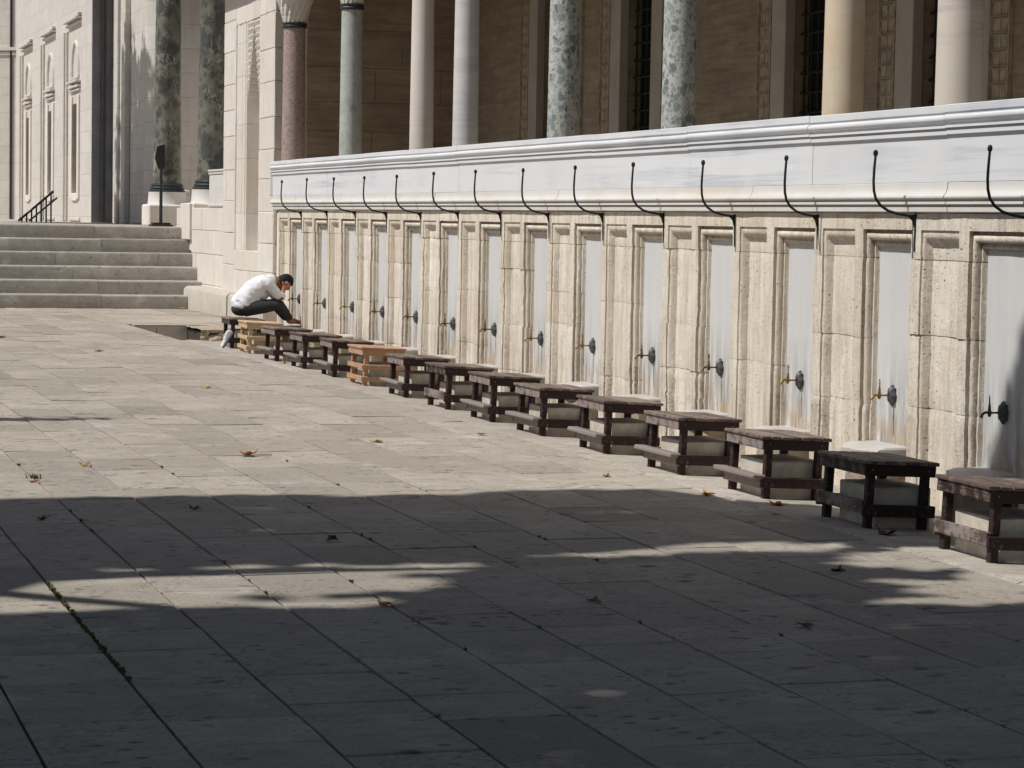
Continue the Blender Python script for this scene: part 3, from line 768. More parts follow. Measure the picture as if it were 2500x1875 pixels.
# ------------------------------------------------------------------ gallery behind the parapet
GX = 11.0
gal = T(empty('gallery_back_wall'), 'shaded brown stone gallery wall with grilled windows behind the columns', 'wall')
WIN = [(33.55, 32.35), (30.10, 28.95), (24.85, 23.75), (21.80, 20.62), (17.2, 16.0)]    # openings, far jamb to near jamb
ys = [52.0] + [v for w in WIN for v in w] + [9.0]
for i in range(0, len(ys), 2):
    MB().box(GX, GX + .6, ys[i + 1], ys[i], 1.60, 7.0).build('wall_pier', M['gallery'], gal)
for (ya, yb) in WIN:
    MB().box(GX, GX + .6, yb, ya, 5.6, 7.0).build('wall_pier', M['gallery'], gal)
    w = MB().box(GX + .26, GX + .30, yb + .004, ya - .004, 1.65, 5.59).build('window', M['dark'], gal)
    for (y0, y1) in ((ya, ya + .36), (yb - .36, yb)):
        e_ = -.012 if y0 == ya else .012
        MB().bbox(GX - .035, GX + .09, y0 + (e_ if y0 == ya else 0), y1 + (e_ if y0 != ya else 0), 1.65, 5.62, .008).build('jamb', M['gallery_marble'], w)
        s0 = y1 if y0 == ya else y0 - .40
        q = MB().box(GX - .02, GX, s0, s0 + .40, 1.65, 5.62)      # carved border: coupled bars and lozenges
        for e in (s0 + .012, s0 + .368): q.box(GX - .04, GX - .0195, e, e + .02, 1.65, 5.62)
        z = 1.75
        while z < 5.5:
            for dz in (0, .022): q.box(GX - .036, GX - .0195, s0 + .07, s0 + .34, z + dz, z + dz + .009)
            for sg in (0, 1):
                c_ = s0 + (.07 if sg == 0 else .34); d_ = -.035 if sg == 0 else .035
                q.add([(GX - .033, c_, z + .031), (GX - .033, c_ + d_, z + .012), (GX - .033, c_, z), (GX - .02, c_, z + .035), (GX - .02, c_ + d_ * 1.1, z + .012), (GX - .02, c_, z - .004)], [(0, 1, 2), (0, 3, 4, 1), (1, 4, 5, 2)])
                q.tube([(GX - .026, c_ + d_ * .9, z + .018), (GX - .028, c_ + d_ * .1, z + .055), (GX - .028, c_ + d_ * .1, z + .115), (GX - .026, c_ + d_ * .9, z + .145)], .006, 4)
            q.box(GX - .027, GX - .0195, s0 + .195, s0 + .208, z + .04, z + .14)
            z += .150
        q.build('carved_border', M['gallery_carved'], w)
    gr = MB()
    n = 6
    for k in range(n): 
        yy = yb + (ya - yb) * (k + .5) / n
        gr.tube([(GX + .17, yy, 1.66), (GX + .17, yy, 5.6)], .013, 6)
    z = 1.8
    while z < 5.5:
        gr.tube([(GX + .17, yb - .01, z), (GX + .17, ya + .01, z)], .013, 6)
        for k in range(n):
            yy = yb + (ya - yb) * (k + .5) / n
            gr.lathe([(.012, -.03), (.03, -.012), (.034, 0), (.03, .012), (.012, .03)], (GX + .17, yy, z), 8)
        z += .215
    gr.build('grille', M['iron'], w, smooth=40)
T(MB().box(7.03, GX + .02, 9, 31.9, 1.60, 1.705).build('gallery_floor', M['strip']), kind='structure')
T(MB().box(8.35, GX + .02, 31.9, 37.0, 1.60, 1.703).build('gallery_floor', M['strip']), kind='structure')
T(MB().box(7.72, 11.9, 6, 41, 5.85, 6.1).build('gallery_ceiling', M['gallery']), kind='structure')
# arches and spandrels above the frame carry the ceiling
T(MB().box(7.74, 8.26, 6, 41, 5.25, 5.849).build('arcade_beam', M['lime_pier']), 'stone arcade beam resting on the gallery columns', 'beam')

COLS = [(36.06, 'col_pink', 'pink granite', .172), (32.51, 'col_green', 'pale green marble', .150), (28.92, 'col_white', 'smooth warm white marble', .142), (27.04, 'col_grey', 'grey streaked white marble', .145),
        (23.58, 'col_breccia', 'grey breccia with dark fragments, farther of two', .155), (20.40, 'col_breccia', 'grey breccia with dark fragments, nearer of two', .150), (17.02, 'col_tan', 'ochre stained marble', .152), (15.18, 'col_beige', 'beige veined marble at the right edge', .157)]
for y, mt, txt, r_ in COLS:
    t = empty('gallery_column', (8.0, y, 1.70))
    pr = [(r_ * 1.06, 0.12)] + [(r_ * (1.05 - .11 * k / 10), .13 + 2.62 * k / 10) for k in range(11)]
    MB().lathe(pr, n=40).build('shaft', M[mt], t, smooth=50)
    MB().lathe([(r_ * 1.35, 0), (r_ * 1.35, .04), (r_ * 1.2, .06), (r_ * 1.22, .09), (r_ * 1.08, .12)], n=32).build('base', M['lead'], t, smooth=40)
    MB().lathe([(r_ * .96, 2.74), (r_ * 1.07, 2.75), (r_ * 1.10, 2.77), (r_ * 1.02, 2.785), (r_ * 1.08, 2.80), (r_ * 1.1, 2.815), (r_ * .97, 2.825)], n=32).build('neck_ring', M['lead'], t, smooth=40)
    q = MB(); n = 16                                       # stalactite capital in three flaring tiers
    for tier in range(4):
        ra, rb_ = r_ * (.98 + .20 * tier), r_ * (1.14 + .22 * tier); z0 = 2.825 + .12 * tier; z1 = z0 + .12
        for k in range(n):
            g0 = 2 * math.pi * (k - .5) / n + (math.pi / n if tier % 2 else 0); g1 = g0 + 2 * math.pi / n; gm = (g0 + g1) / 2
            P_ = lambda r__, g_, z_: (r__ * math.cos(g_), r__ * math.sin(g_), z_)
            q.add([P_(ra * .96, g0, z0), P_(ra * .96, g1, z0), P_(rb_, g0, z1 - .03), P_(rb_, g1, z1 - .03), P_(ra, gm, z0 - .02), P_(rb_ * .93, gm, z1 - .05), P_(rb_, g0, z1), P_(rb_, g1, z1)],
                  [(0, 4, 5, 2), (4, 1, 3, 5), (2, 5, 6), (5, 3, 7), (5, 7, 6)])
        q.lathe([(ra * .9, z0), (rb_ * .9, z1)], n=16)
    q.box(-.34, .34, -.34, .34, 3.306, 3.40); q.box(-.30, .30, -.30, .30, 3.40, 3.55)
    q.build('capital', M['lime_pier'], t)
    T(t, f'{txt} gallery column' if 'edge' not in txt and ',' not in txt else f'gallery column of {txt}', 'column', 'columns of the gallery')

# ------------------------------------------------------------------ end pier of the gallery with its stalactite niche
PXF = 7.90
pier = T(empty('end_pier', (PXF, 39, 0)), 'pale stone pier with a tall stalactite niche beside the seated man', 'pier'); pier.location = (0, 0, 0)
def course(y0, y1, z0, z1, xf, name, mat, parent, depth=.5, joint=.003):
    z = z0; r_ = random.Random(int(y0 * 10 + z0 * 3)); row = 0
    while z < z1 - .02:
        h = r_.uniform(.40, .56); zt = min(z + h, z1)
        if z1 - zt < .2: zt = z1
        y = y0
        while y < y1 - .01:
            w = r_.uniform(.6, 1.3); yt = min(y + w, y1)
            if y1 - yt < .3: yt = y1
            dx = r_.uniform(-.004, .004)
            MB().bbox(xf + dx, xf + depth, y + joint, yt - joint, z + joint, zt - joint, .006, a=r_.uniform(.02, .2), jit=.9).build(name, mat, parent)
            y = yt
        z = zt; row += 1
NY0, NY1, NZ0, NZ1 = 38.10, 39.06, 1.10, 3.55
NT = 4.75
course(36.98, NY0, .36, 7, PXF, 'stone_block', M['lime_pier'], pier)
course(40.04, 41.0, .36, 7, PXF, 'stone_block', M['lime_pier'], pier)
course(NY0, 40.04, .36, NZ0, PXF, 'stone_block', M['lime_pier'], pier)
course(NY0, 40.04, NT, 7, PXF, 'stone_block', M['lime_pier'], pier)
MB().box(PXF + .48, 11.2, 37.0, 40.98, -.2, 7).build('core', M['lime_pier'], pier)
MB().box(PXF + .30, PXF + .479, NY0 - .1, NY1 + .1, NZ0 - .05, NT + .05).build('niche_back', M['lime_pier'], pier)
rgw = random.Random(14); zc = 1.6                     # inner end wall of the gallery, in level courses
while zc < 6.9:
    hc = rgw.uniform(.42, .6); xc = 8.41 + rgw.uniform(-.3, 0)
    while xc < 11.0:
        wc = rgw.uniform(.7, 1.3)
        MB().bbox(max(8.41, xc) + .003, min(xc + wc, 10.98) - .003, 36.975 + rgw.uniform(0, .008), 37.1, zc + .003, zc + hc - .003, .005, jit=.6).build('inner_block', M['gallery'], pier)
        xc += wc
        if 10.98 - xc < .15: break
    zc += hc
# moulded far jamb of the niche, in courses
prof = [(.0, .985), (.0, .93), (.035, .92), (.035, .87), (.012, .86), (-.002, .80), (.004, .72), (.03, .66), (.035, .60), (.02, .59), (.005, .53), (.02, .47), (.04, .46), (.04, .40), (.012, .39), (.004, .30), (.012, .22), (.045, .20), (.045, .13), (.02, .12), (.0, .06), (.0, .0), (.45, .0), (.45, .985)]
z = NZ0
rq = random.Random(8)
while z < NT - .05:
    h = rq.uniform(.5, .9); zt = min(z + h, NT)
    if NT - zt < .3: zt = NT
    MB().extrude_z([(PXF + x, NY1 + y) for x, y in prof], z + .002, zt - .002, a=.12).build('moulded_jamb', M['lime_pier'], pier)
    z = zt
# stalactite hood closing the niche in steps
w = NY1 - NY0
zz = NZ1; k = 0
while zz < NT - .01:
    fr = (zz - NZ1) / (NT - NZ1); h = .10
    half = (w / 2 - .03) * (1 - fr) ** 1.15
    for sg in (-1, 1):
        yc = (NY0 + NY1) / 2
        y0, y1 = (NY0 - .01, yc - half) if sg < 0 else (yc + half, NY1 + .002)
        q = MB().bbox(PXF + .006 + .004 * (k % 2), PXF + .33, y0, y1, zz, min(zz + h - .002, NT), .006)
        n = max(1, int((y1 - y0) / .10))
        for i in range(n):
            e = y1 - .05 - i * .1 if sg < 0 else y0 + .05 + i * .1
            q.add([(PXF - .012, e - .04, zz + .07), (PXF - .012, e + .04, zz + .07), (PXF + .02, e, zz - .045), (PXF + .05, e - .045, zz + .02), (PXF + .05, e + .045, zz + .02), (PXF - .012, e, zz + .035)], [(0, 5, 2, 3), (5, 1, 4, 2), (0, 1, 5)])
        q.build('stalactite_tier', M['lime_pier'], pier)
    MB().bbox(PXF + .10 + .18 * (1 - fr), PXF + .34, NY0 + .02, NY1 - .02, zz + .02, zz + h + .02, .006).build('stalactite_tier', M['lime_pier'], pier)
    zz += h; k += 1
# plinth along the foot of the pier
pl = T(empty('pier_plinth'), 'low rounded stone plinth at the foot of the pier, beside the steps', 'plinth')
q = MB().extrude_y([(7.68, -.05), (7.68, .33), (7.70, .37), (7.74, .39), (PXF + .2, .40), (PXF + .2, -.05)], 36.6, 39.4, a=.1); q.build('plinth_block', M['plinth'], pl, smooth=40)
q = MB().extrude_y([(7.66, -.05), (7.66, .33), (7.69, .375), (7.73, .395), (PXF + .2, .40), (PXF + .2, -.05)], 39.41, 42.88, a=.1); q.build('plinth_block', M['plinth'], pl, smooth=40)
q = MB().extrude_y([(7.66, -.05), (7.66, .33), (7.69, .375), (7.73, .395), (8.05, .40), (8.05, -.05)], 42.885, 43.34, a=.1); q.build('plinth_block', M['plinth'], pl, smooth=40)
MB().box(PXF + .05, PXF + .45, 37.0, 41.0, -.05, .36).build('plinth_core', M['plinth'], pl)

# ------------------------------------------------------------------ steps and the platform
steps = T(empty('stone_steps'), kind='structure')
rs = random.Random(21)
NS, RISE, TREAD = 6, .238, .45
for i in range(NS):
    y0 = 42.9 + TREAD * i; z1 = RISE * (i + 1); z0 = RISE * i - .02
    x = -6.0 - rs.uniform(0, 1)
    while x < 8.1:
        L = rs.uniform(1.2, 2.2); x1 = min(x + L, 8.1)
        if 8.1 - x1 < .5: x1 = 8.1
        dy = rs.uniform(-.008, .008); dz = rs.uniform(-.006, .006)
        pr = [(y0 + dy, z0), (y0 + dy - .004, z1 + dz - .035), (y0 + dy + .002, z1 + dz - .016), (y0 + dy + .012, z1 + dz - .004), (y0 + dy + .03, z1 + dz), (y0 + TREAD + .1, z1 + dz), (y0 + TREAD + .1, z0)]
        n = len(pr); v = [(x + .002, a_, b_) for a_, b_ in pr] + [(x1 - .002, a_ + rs.uniform(-.004, .004), b_) for a_, b_ in pr]
        q = MB().add(v, [(k, (k + 1) % n, n + (k + 1) % n, n + k) for k in range(n)] + [tuple(range(n))[::-1], tuple(range(n, 2 * n))], rs.uniform(.05, .6))
        q.build('step_block', M['step'], steps, smooth=45)
        x = x1
PZ = RISE * NS
T(MB().box(-80, 8.05, 42.9 + TREAD * NS - .36, 140, -.3, PZ - .004).build('platform', M['strip']), kind='structure')
T(MB().box(8.05, 14, 44.4, 140, -.3, PZ - .006).build('platform_portico', M['strip']), kind='structure')

sw = T(empty('stair_side_wall'), 'pale block wall with a marble panel closing the right side of the steps', 'wall')
course(41.0, 44.4, .0, 1.78, 7.98, 'stone_block', M['lime_pier'], sw, depth=.6)
course(44.4, 46.1, 1.0, 1.78, 8.0, 'stone_block', M['lime_pier'], sw, depth=.6)
MB().bbox(7.93, 8.0, 44.35, 45.3, 1.2, 1.86, .012).build('pilaster_strip', M['lime_pier'], sw)
MB().bbox(7.985, 8.2, 41.01, 42.72, 1.79, 2.44, .008).build('marble_panel', M['cornice'], sw)
for z0, z1, d_ in ((2.405, 2.44, .03), (2.36, 2.39, .018), (1.80, 1.84, .02)): MB().bbox(7.985 - d_, 7.984, 41.01, 42.73, z0, z1, .006).build('panel_moulding', M['cornice'], sw)
def green_col(x, y, zb, txt):
    t = empty('green_breccia_column', (x, y, PZ))
    MB().lathe([(.285, zb)] + [(.283 - .006 * k, zb + .6 * k) for k in range(11)], n=40).build('shaft', M['col_verde'], t, smooth=50)
    MB().lathe([(.36, zb - .17), (.365, zb - .14), (.33, zb - .12), (.345, zb - .09), (.31, zb - .06), (.325, zb - .03), (.29, zb)], n=40).build('base_ring', M['lead'], t, smooth=50)
    MB().lathe([(.40, zb - .42), (.385, zb - .40), (.37, zb - .20), (.375, zb - .17)], n=40).build('drum', M['cornice'], t, smooth=50)
    MB().bbox(-.44, .44, -.44, .44, -.02, zb - .42, .03).build('pedestal', M['lime_pier'], t)
    T(t, txt, 'column', 'green columns of the entrance portico')
green_col(8.36, 49.3, .84, 'dark green breccia column on a stone pedestal, left of the pair')
green_col(8.42, 44.75, .86, 'dark green breccia column partly hidden by the pier, right of the pair')

# walls around the entrance, far behind the steps
T(MB().box(10.3, 11, 40.9, 60.5, 0, 9).build('portico_back_wall', M['lime_far']), 'shaded stone wall behind the green columns', 'wall')
T(MB().box(8.0, 11, 43.6, 60.2, 8.2, 8.6).build('portico_ceiling', M['gallery']), kind='structure')
ent = T(empty('entrance_wall'), 'pale stone wall with pilasters between the green column and the facade', 'wall')
MB().box(8.8, 9.6, 52.6, 59.8, PZ - .1, 12).build('wall_face', M['lime_far'], ent)
MB().bbox(8.66, 8.8, 57.0, 57.5, PZ, 12, .02).build('pilaster', M['lime_far'], ent)
MB().bbox(8.72, 8.8, 58.6, 58.9, PZ, 12, .02).build('pilaster', M['lime_far'], ent)
MB().lathe([(.62, 0), (.62, 10)], (9.2, 53.6, PZ), 40).build('round_buttress', M['lime_far'], ent, smooth=50)
MB().bbox(8.55, 9.3, 51.9, 55.2, PZ, PZ + .75, .03).build('low_plinth', M['lime_far'], ent)
MB().bbox(8.305, 8.795, 59.78, 59.798, PZ, 12, .003).build('return_shade_sheet', M['shade_wall'], ent)  # dark sheet standing in for the shade on the return face
pipe = T(empty('drain_pipe'), 'dark vertical drain pipe in the shaded corner of the facade', 'pipe')
MB().tube([(8.58, 59.72, PZ), (8.58, 59.72, 12)], .05, 10).build('tube', M['sign'], pipe, smooth=50)
for z in (2.3, 3.9, 5.5): MB().tube([(8.58, 59.72, z), (8.58, 59.72, z + .1)], .065, 10).build('bracket', M['sign'], pipe, smooth=50)

fac = T(empty('mosque_facade'), 'long pale stone facade with three tall narrow windows, far left', 'building')
FX = 8.3
FW = [(72.5, 73.33), (67.25, 68.15), (62.15, 63.16)]
ysf = [59.8] + [v for w_ in sorted(FW) for v in w_] + [76.6]
for i in range(0, len(ysf), 2): MB().box(FX, FX + 1.2, ysf[i], ysf[i + 1], PZ - .1, 13).build('wall', M['lime_far'], fac)
for y0, y1 in FW:
    MB().box(FX + .002, FX + 1.2, y0, y1, PZ - .1, 2.15).build('wall', M['lime_far'], fac)
    MB().box(FX + .002, FX + 1.2, y0, y1, 4.4, 13).build('wall', M['lime_far'], fac)
    w_ = MB().box(FX + .5, FX + .55, y0, y1, 2.15, 4.4).build('window', M['glass'], fac)
    MB().bbox(FX - .05, FX + .45, y1 + .002, y1 + .32, 2.0, 4.6, .015).build('frame', M['lime_pier'], w_)
    MB().bbox(FX - .05, FX + .45, y0 - .30, y0 - .002, 2.0, 4.6, .015).build('frame', M['lime_pier'], w_)
    MB().bbox(FX - .05, FX + .45, y0, y1, 1.95, 2.149, .015).build('sill', M['lime_pier'], w_)
    g_ = MB()
    for kz in range(12): 
        g_.tube([(FX + .12, y0, 2.25 + kz * .185), (FX + .12, y1, 2.25 + kz * .185)], .012, 5)
        for ky in range(1, 5): g_.lathe([(.01, -.03), (.035, 0), (.01, .03)], (FX + .12, y0 + (y1 - y0) * ky / 5, 2.25 + kz * .185), 6)
    for ky in range(1, 5): g_.tube([(FX + .12, y0 + (y1 - y0) * ky / 5, 2.15), (FX + .12, y0 + (y1 - y0) * ky / 5, 4.4)], .012, 5)
    g_.build('grille', M['iron'], w_)
    for z0, z1, d_ in ((4.78, 4.84, .10), (4.70, 4.76, .06), (4.9, 4.96, .14)): MB().bbox(FX - d_, FX + .01, y0 - .4, y1 + .4, z0, z1, .01).build('hood_moulding', M['lime_far'], fac)
    # blind pointed arch, its field sunk behind a raised rim
    ym = (y0 + y1) / 2; hw = .62
    pts = [(ym - hw, 5.08)] + [(ym - hw * math.cos(t_ * math.pi / 2 / 8) * (1 if t_ < 8 else 0), 5.08 + .85 * math.sin(t_ * math.pi / 2 / 8) ** .9) for t_ in range(1, 9)]
    pts += [(2 * ym - a_, b_) for a_, b_ in pts[-2::-1]]
    MB().tube([(FX, a_, b_) for a_, b_ in pts], .06, 8).build('blind_arch_rim', M['lime_far'], fac, smooth=50)
    MB().bbox(FX - .06, FX + .01, ym - .66, ym + .66, 5.0, 5.06, .01).build('arch_sill', M['lime_far'], fac)
    for z0, z1, d_ in ((6.46, 6.52, .16), (6.54, 6.62, .10), (6.36, 6.42, .08)): MB().bbox(FX - d_, FX + .01, y0 - .5, y1 + .9, z0, z1, .01).build('string_moulding', M['lime_far'], fac)
    for k, dy in enumerate((1.12, 1.30, 1.48)): MB().bbox(FX - (.05 if k != 1 else .09), FX + .01, y1 + dy, y1 + dy + .11, PZ, 6.3, .02).build('pilaster_moulding', M['lime_far'], fac)
    MB().bbox(FX - .03, FX + .005, y1 + 1.0, y1 + 1.08, PZ, 6.3, .01).build('pilaster_moulding', M['gallery_carved'], fac)
    MB().bbox(FX - .04, FX + .01, y0 - .45, y1 + .45, PZ + .02, PZ + .10, .01).build('arch_sill', M['lime_far'], fac)
cr = T(empty('angled_wing'), 'angled pale stone wing with a dark pipe at the left edge', 'building')
MB().add([(FX, 76.4, 1), (5.2, 78.9, 1), (FX, 76.4, 13), (5.2, 78.9, 13), (FX, 81, 1), (5.2, 81, 1), (FX, 81, 13), (5.2, 81, 13)], [(0, 1, 3, 2), (4, 5, 7, 6), (1, 5, 7, 3), (2, 3, 7, 6)]).build('wall', M['lime_far'], cr)
for z0, d_ in ((6.55, .12), (6.42, .06)):
    MB().add([(FX, 76.4 - d_, z0), (5.2, 78.9 - d_, z0), (FX, 76.4 - d_, z0 + .1), (5.2, 78.9 - d_, z0 + .1), (FX, 76.5, z0), (5.2, 79, z0), (FX, 76.5, z0 + .1), (5.2, 79, z0 + .1)], [(0, 1, 3, 2), (0, 1, 5, 4), (2, 3, 7, 6)]).build('string_moulding', M['lime_far'], cr)
for xx in (8.16, 7.72): MB().tube([(xx, 78.9 - (xx - 5.2) * .806 - .05, PZ), (xx, 78.9 - (xx - 5.2) * .806 - .05, 6.2 if xx < 8 else 12)], .035, 8).build('pipe', M['sign'], cr)

# sign on a post, stair railing
sg = T(empty('sign_post', (7.62, 45.6, PZ)), 'small dark arrow shaped sign on a post at the top of the steps', 'sign')
MB().bbox(-.20, .20, -.18, .18, 0, .035, .006).build('base_plate', M['sign'], sg); MB().bbox(-.16, .16, -.14, .14, .0355, .07, .006).build('base_plate', M['sign'], sg)
MB().tube([(0, 0, .07), (0, 0, 1.40)], [.032, .026], 12).build('post', M['sign'], sg, smooth=50)
MB().add([(x, y_, z) for y_ in (-.045, -.032) for x, z in ((.06, 1.52), (.06, 1.06), (-.06, 1.06), (-.125, 1.26), (-.085, 1.48))], [(0, 1, 2, 3, 4), (9, 8, 7, 6, 5)] + [(k, (k + 1) % 5, 5 + (k + 1) % 5, 5 + k) for k in range(5)]).build('arrow_board', M['sign'], sg)
rl = T(empty('stair_railing', (0, 0, PZ)), 'dark metal stair railing rising to the right before the facade', 'railing')
ya = 56.0
p0, p1 = Vector((6.15, ya, .02)), Vector((6.93, ya, .70))
MB().tube([p0, p1], .026, 8).build('hand_rail', M['steel'], rl, smooth=50)
MB().tube([p0 + Vector((.32, .7, 0)), p1 + Vector((.17, .7, -.14))], .02, 8).build('hand_rail', M['steel'], rl, smooth=50)
for k in range(7):
    t_ = .10 + .83 * k / 6; p = p0.lerp(p1, t_)
    MB().tube([(p.x, ya, -.02), (p.x, ya, p.z)], .019, 8).build('baluster', M['steel'], rl, smooth=50)

# ------------------------------------------------------------------ the seated man
def fuse(name, pieces, mat, parent, voxel=.007, smooth=6, wr=0.0, ws=14):
    """overlapping tapered pieces become one continuous skin (voxel remesh, then smoothing)"""
    tmp = MB()
    for p in pieces: tmp.add(p.v, p.f)
    o = tmp.build(name + '_raw', mat)
    r_ = o.modifiers.new('r', 'REMESH'); r_.mode = 'VOXEL'; r_.voxel_size = voxel
    s_ = o.modifiers.new('s', 'SMOOTH'); s_.iterations = smooth; s_.factor = .5
    dg = bpy.context.evaluated_depsgraph_get(); me = bpy.data.meshes.new_from_object(o.evaluated_get(dg))
    bpy.data.objects.remove(o)
    if wr:
        for v in me.vertices:
            n_ = v.normal; p = v.co
            v.co = p + n_ * (wr * (nz((p.x * .5 + p.z, p.y * .7, p.x - p.z * .3), ws, 2) + .5 * nz(p, ws * 2.1, 4)))
    me.name = name; me.materials.clear(); me.materials.append(mat)
    me.polygons.foreach_set('use_smooth', [True] * len(me.polygons))
    return link(name, me, parent)
def ell(c, r_, ax=None, n=14):
    q = MB(); v = []; f = []
    A = ax or (Vector((1, 0, 0)), Vector((0, 1, 0)), Vector((0, 0, 1)))
    for i in range(n + 1):
        th = math.pi * (i + .001) / (n + .002)
        for k in range(n * 2):
            ph = math.pi * k / n
            l = (math.sin(th) * math.cos(ph) * r_[0], math.sin(th) * math.sin(ph) * r_[1], math.cos(th) * r_[2])
            v.append(Vector(c) + A[0] * l[0] + A[1] * l[1] + A[2] * l[2])
    m_ = 2 * n
    for i in range(n):
        for k in range(m_): f.append((i * m_ + k, i * m_ + (k + 1) % m_, (i + 1) * m_ + (k + 1) % m_, (i + 1) * m_ + k))
    f += [tuple(range(m_))[::-1], tuple(range(n * m_, (n + 1) * m_))]
    return q.add(v, f)
def limb(pts, rad, n=14):
    q = MB().tube(pts, rad, n); return q
MY = 30.73
man = T(empty('person', (6.15, MY, .0)), 'person in white shirt and black trousers bent forward, face in hands', 'person'); man.location = (0, 0, 0)
V = lambda x, y, z: Vector((x, MY + y, z))
cdir = Vector((.80, 0, .60)); fdir = Vector((.60, 0, -.80)); sdir = Vector((0, 1, 0))
HC = V(6.725, 0, .812)
HA = (fdir, sdir, cdir)
def hp(f_, s_, c_): return HC + fdir * f_ + sdir * s_ + cdir * c_
body = [ell(HC, (.094, .074, .108), HA), ell(hp(.028, 0, -.05), (.060, .054, .066), HA), ell(hp(.092, 0, -.012), (.020, .013, .024), HA), ell(hp(.060, 0, -.095), (.028, .028, .022), HA),
        ell(hp(-.01, -.074, -.015), (.020, .010, .032), HA), ell(hp(-.01, .074, -.015), (.020, .010, .032), HA),
        limb([V(6.49, 0, .80), V(6.60, 0, .845), hp(-.02, 0, -.05)], [.075, .058, .055]),
        limb([V(6.17, 0, .49), V(6.26, 0, .62), V(6.37, 0, .735), V(6.49, 0, .79)], [.10, .10, .105, .09])]
for sd in (-1, 1):
    sh, el_, wrp = V(6.48, .15 * sd, .795), V(6.645, .155 * sd, .610), V(6.69, .095 * sd, .715)
    body += [limb([sh, sh.lerp(el_, .5), el_], [.048, .042, .037]), limb([el_, el_.lerp(wrp, .4), wrp], [.037, .036, .025])]
    palm = V(6.715, .082 * sd, .765)
    body += [limb([wrp, wrp.lerp(palm, .6), palm], [.026, .032, .034])]
    # fingers spread up over the temple and brow, thumb behind towards the ear
    for k, (tx, tz, ty, L) in enumerate(((.030, .070, .070, 1), (.052, .055, .066, 1.02), (.068, .034, .060, .96), (.074, .010, .056, .82))):
        b0 = palm + Vector((.006 + .006 * k, .004 * sd, .020 - .010 * k)); tip = V(6.715 + tx, ty * sd, .765 + tz)
        mid = b0.lerp(tip, .5) + Vector((0, .012 * sd, 0))
        body.append(limb([b0, mid, tip], [.0125, .0115, .0095], 10))
    th = V(6.682, .080 * sd, .825)
    body.append(limb([wrp.lerp(palm, .6), (wrp.lerp(palm, .6)).lerp(th, .55) + Vector((-.008, .008 * sd, 0)), th], [.014, .012, .009], 10))
    hip, kn, an = V(6.19, .085 * sd, .475), V(6.625, .135 * sd + (-.03 if sd < 0 else .0), .535), V(6.785, .085 * sd + .02, .335)
    body += [limb([hip, hip.lerp(kn, .5), kn], [.088, .078, .055]), limb([kn, kn.lerp(an, .35), an], [.055, .055, .036])]
    heel = V(6.80, .085 * sd + .02, .315); toe = V(6.945, .08 * sd + .02, .303)
    body += [limb([heel + Vector((-.02, 0, .0)), heel + Vector((.04, 0, .012)), heel.lerp(toe, .65), toe], [.030, .034, .027, .013]), ]
    for k in range(5):
        t0 = heel.lerp(toe, .8) + Vector((0, (k - 2) * .013, 0)); body.append(limb([t0, t0 + Vector((.038 - abs(k - 1.2 * 1) * .003, 0, -.004))], [.010, .008], 8))
fuse('body', body, M['skin'], man, .0055, 3)
shirt = [limb([V(6.125, 0, .50), V(6.165, 0, .545), V(6.255, 0, .64), V(6.36, 0, .755), V(6.47, 0, .806), V(6.55, 0, .832)], [.135, .132, .132, .132, .118, .072], 20)]
shirt = []
sp = [(6.135, .498, .130, .178), (6.185, .545, .142, .172), (6.25, .625, .145, .166), (6.32, .705, .140, .17), (6.40, .770, .128, .185), (6.46, .815, .098, .180), (6.525, .83, .075, .13), (6.575, .845, .06, .075)]
for i in range(len(sp) - 1):
    for t_ in (0, .25, .5, .75):
        a_, b_ = sp[i], sp[i + 1]; L_ = [a_[k] + (b_[k] - a_[k]) * t_ for k in range(4)]
        tg = Vector((b_[0] - a_[0], 0, b_[1] - a_[1])).normalized(); nm = Vector((-tg.z, 0, tg.x))
        shirt.append(ell(V(L_[0], 0, L_[1]), (.06, L_[3], L_[2]), (tg, Vector((0, 1, 0)), nm), 12))
for sd in (-1, 1):
    sh, el_ = V(6.475, .165 * sd, .80), V(6.64, .16 * sd, .615)
    shirt += [limb([sh + Vector((-.05, -.05 * sd, .02)), sh, sh.lerp(el_, .5), el_ + Vector((-.004, 0, .01))], [.075, .072, .064, .056], 18)]
    shirt += [limb([el_ + Vector((.0, 0, .004)), V(6.668, .135 * sd, .665)], [.053, .049], 16)]
shirt.append(limb([V(6.565, 0, .84), V(6.605, 0, .852)], [.072, .066], 16))
shirt.append(ell(V(6.20, 0, .525), (.13, .175, .045), None, 12))
shirt += [ell(V(6.40, 0, .67), (.13, .145, .10), None, 12), ell(V(6.30, 0, .60), (.13, .15, .09), None, 12)]
fuse('shirt', shirt, M['shirt'], man, .008, 3, .017, 9)
tr = [ell(V(6.165, 0, .468), (.125, .17, .088), None, 12), ell(V(6.22, 0, .475), (.10, .165, .085), None, 12)]
for sd in (-1, 1):
    hip, kn, an = V(6.19, .088 * sd, .468), V(6.625, .135 * sd + (-.03 if sd < 0 else .0), .535), V(6.775, .085 * sd + .02, .352)
    tr += [limb([hip, hip.lerp(kn, .5), kn], [.094, .086, .064], 18), ell(kn, (.066, .066, .062)), limb([kn, kn.lerp(an, .4), an], [.064, .062, .050], 18)]
fuse('trousers', tr, M['jeans'], man, .009, 4, .003, 18)
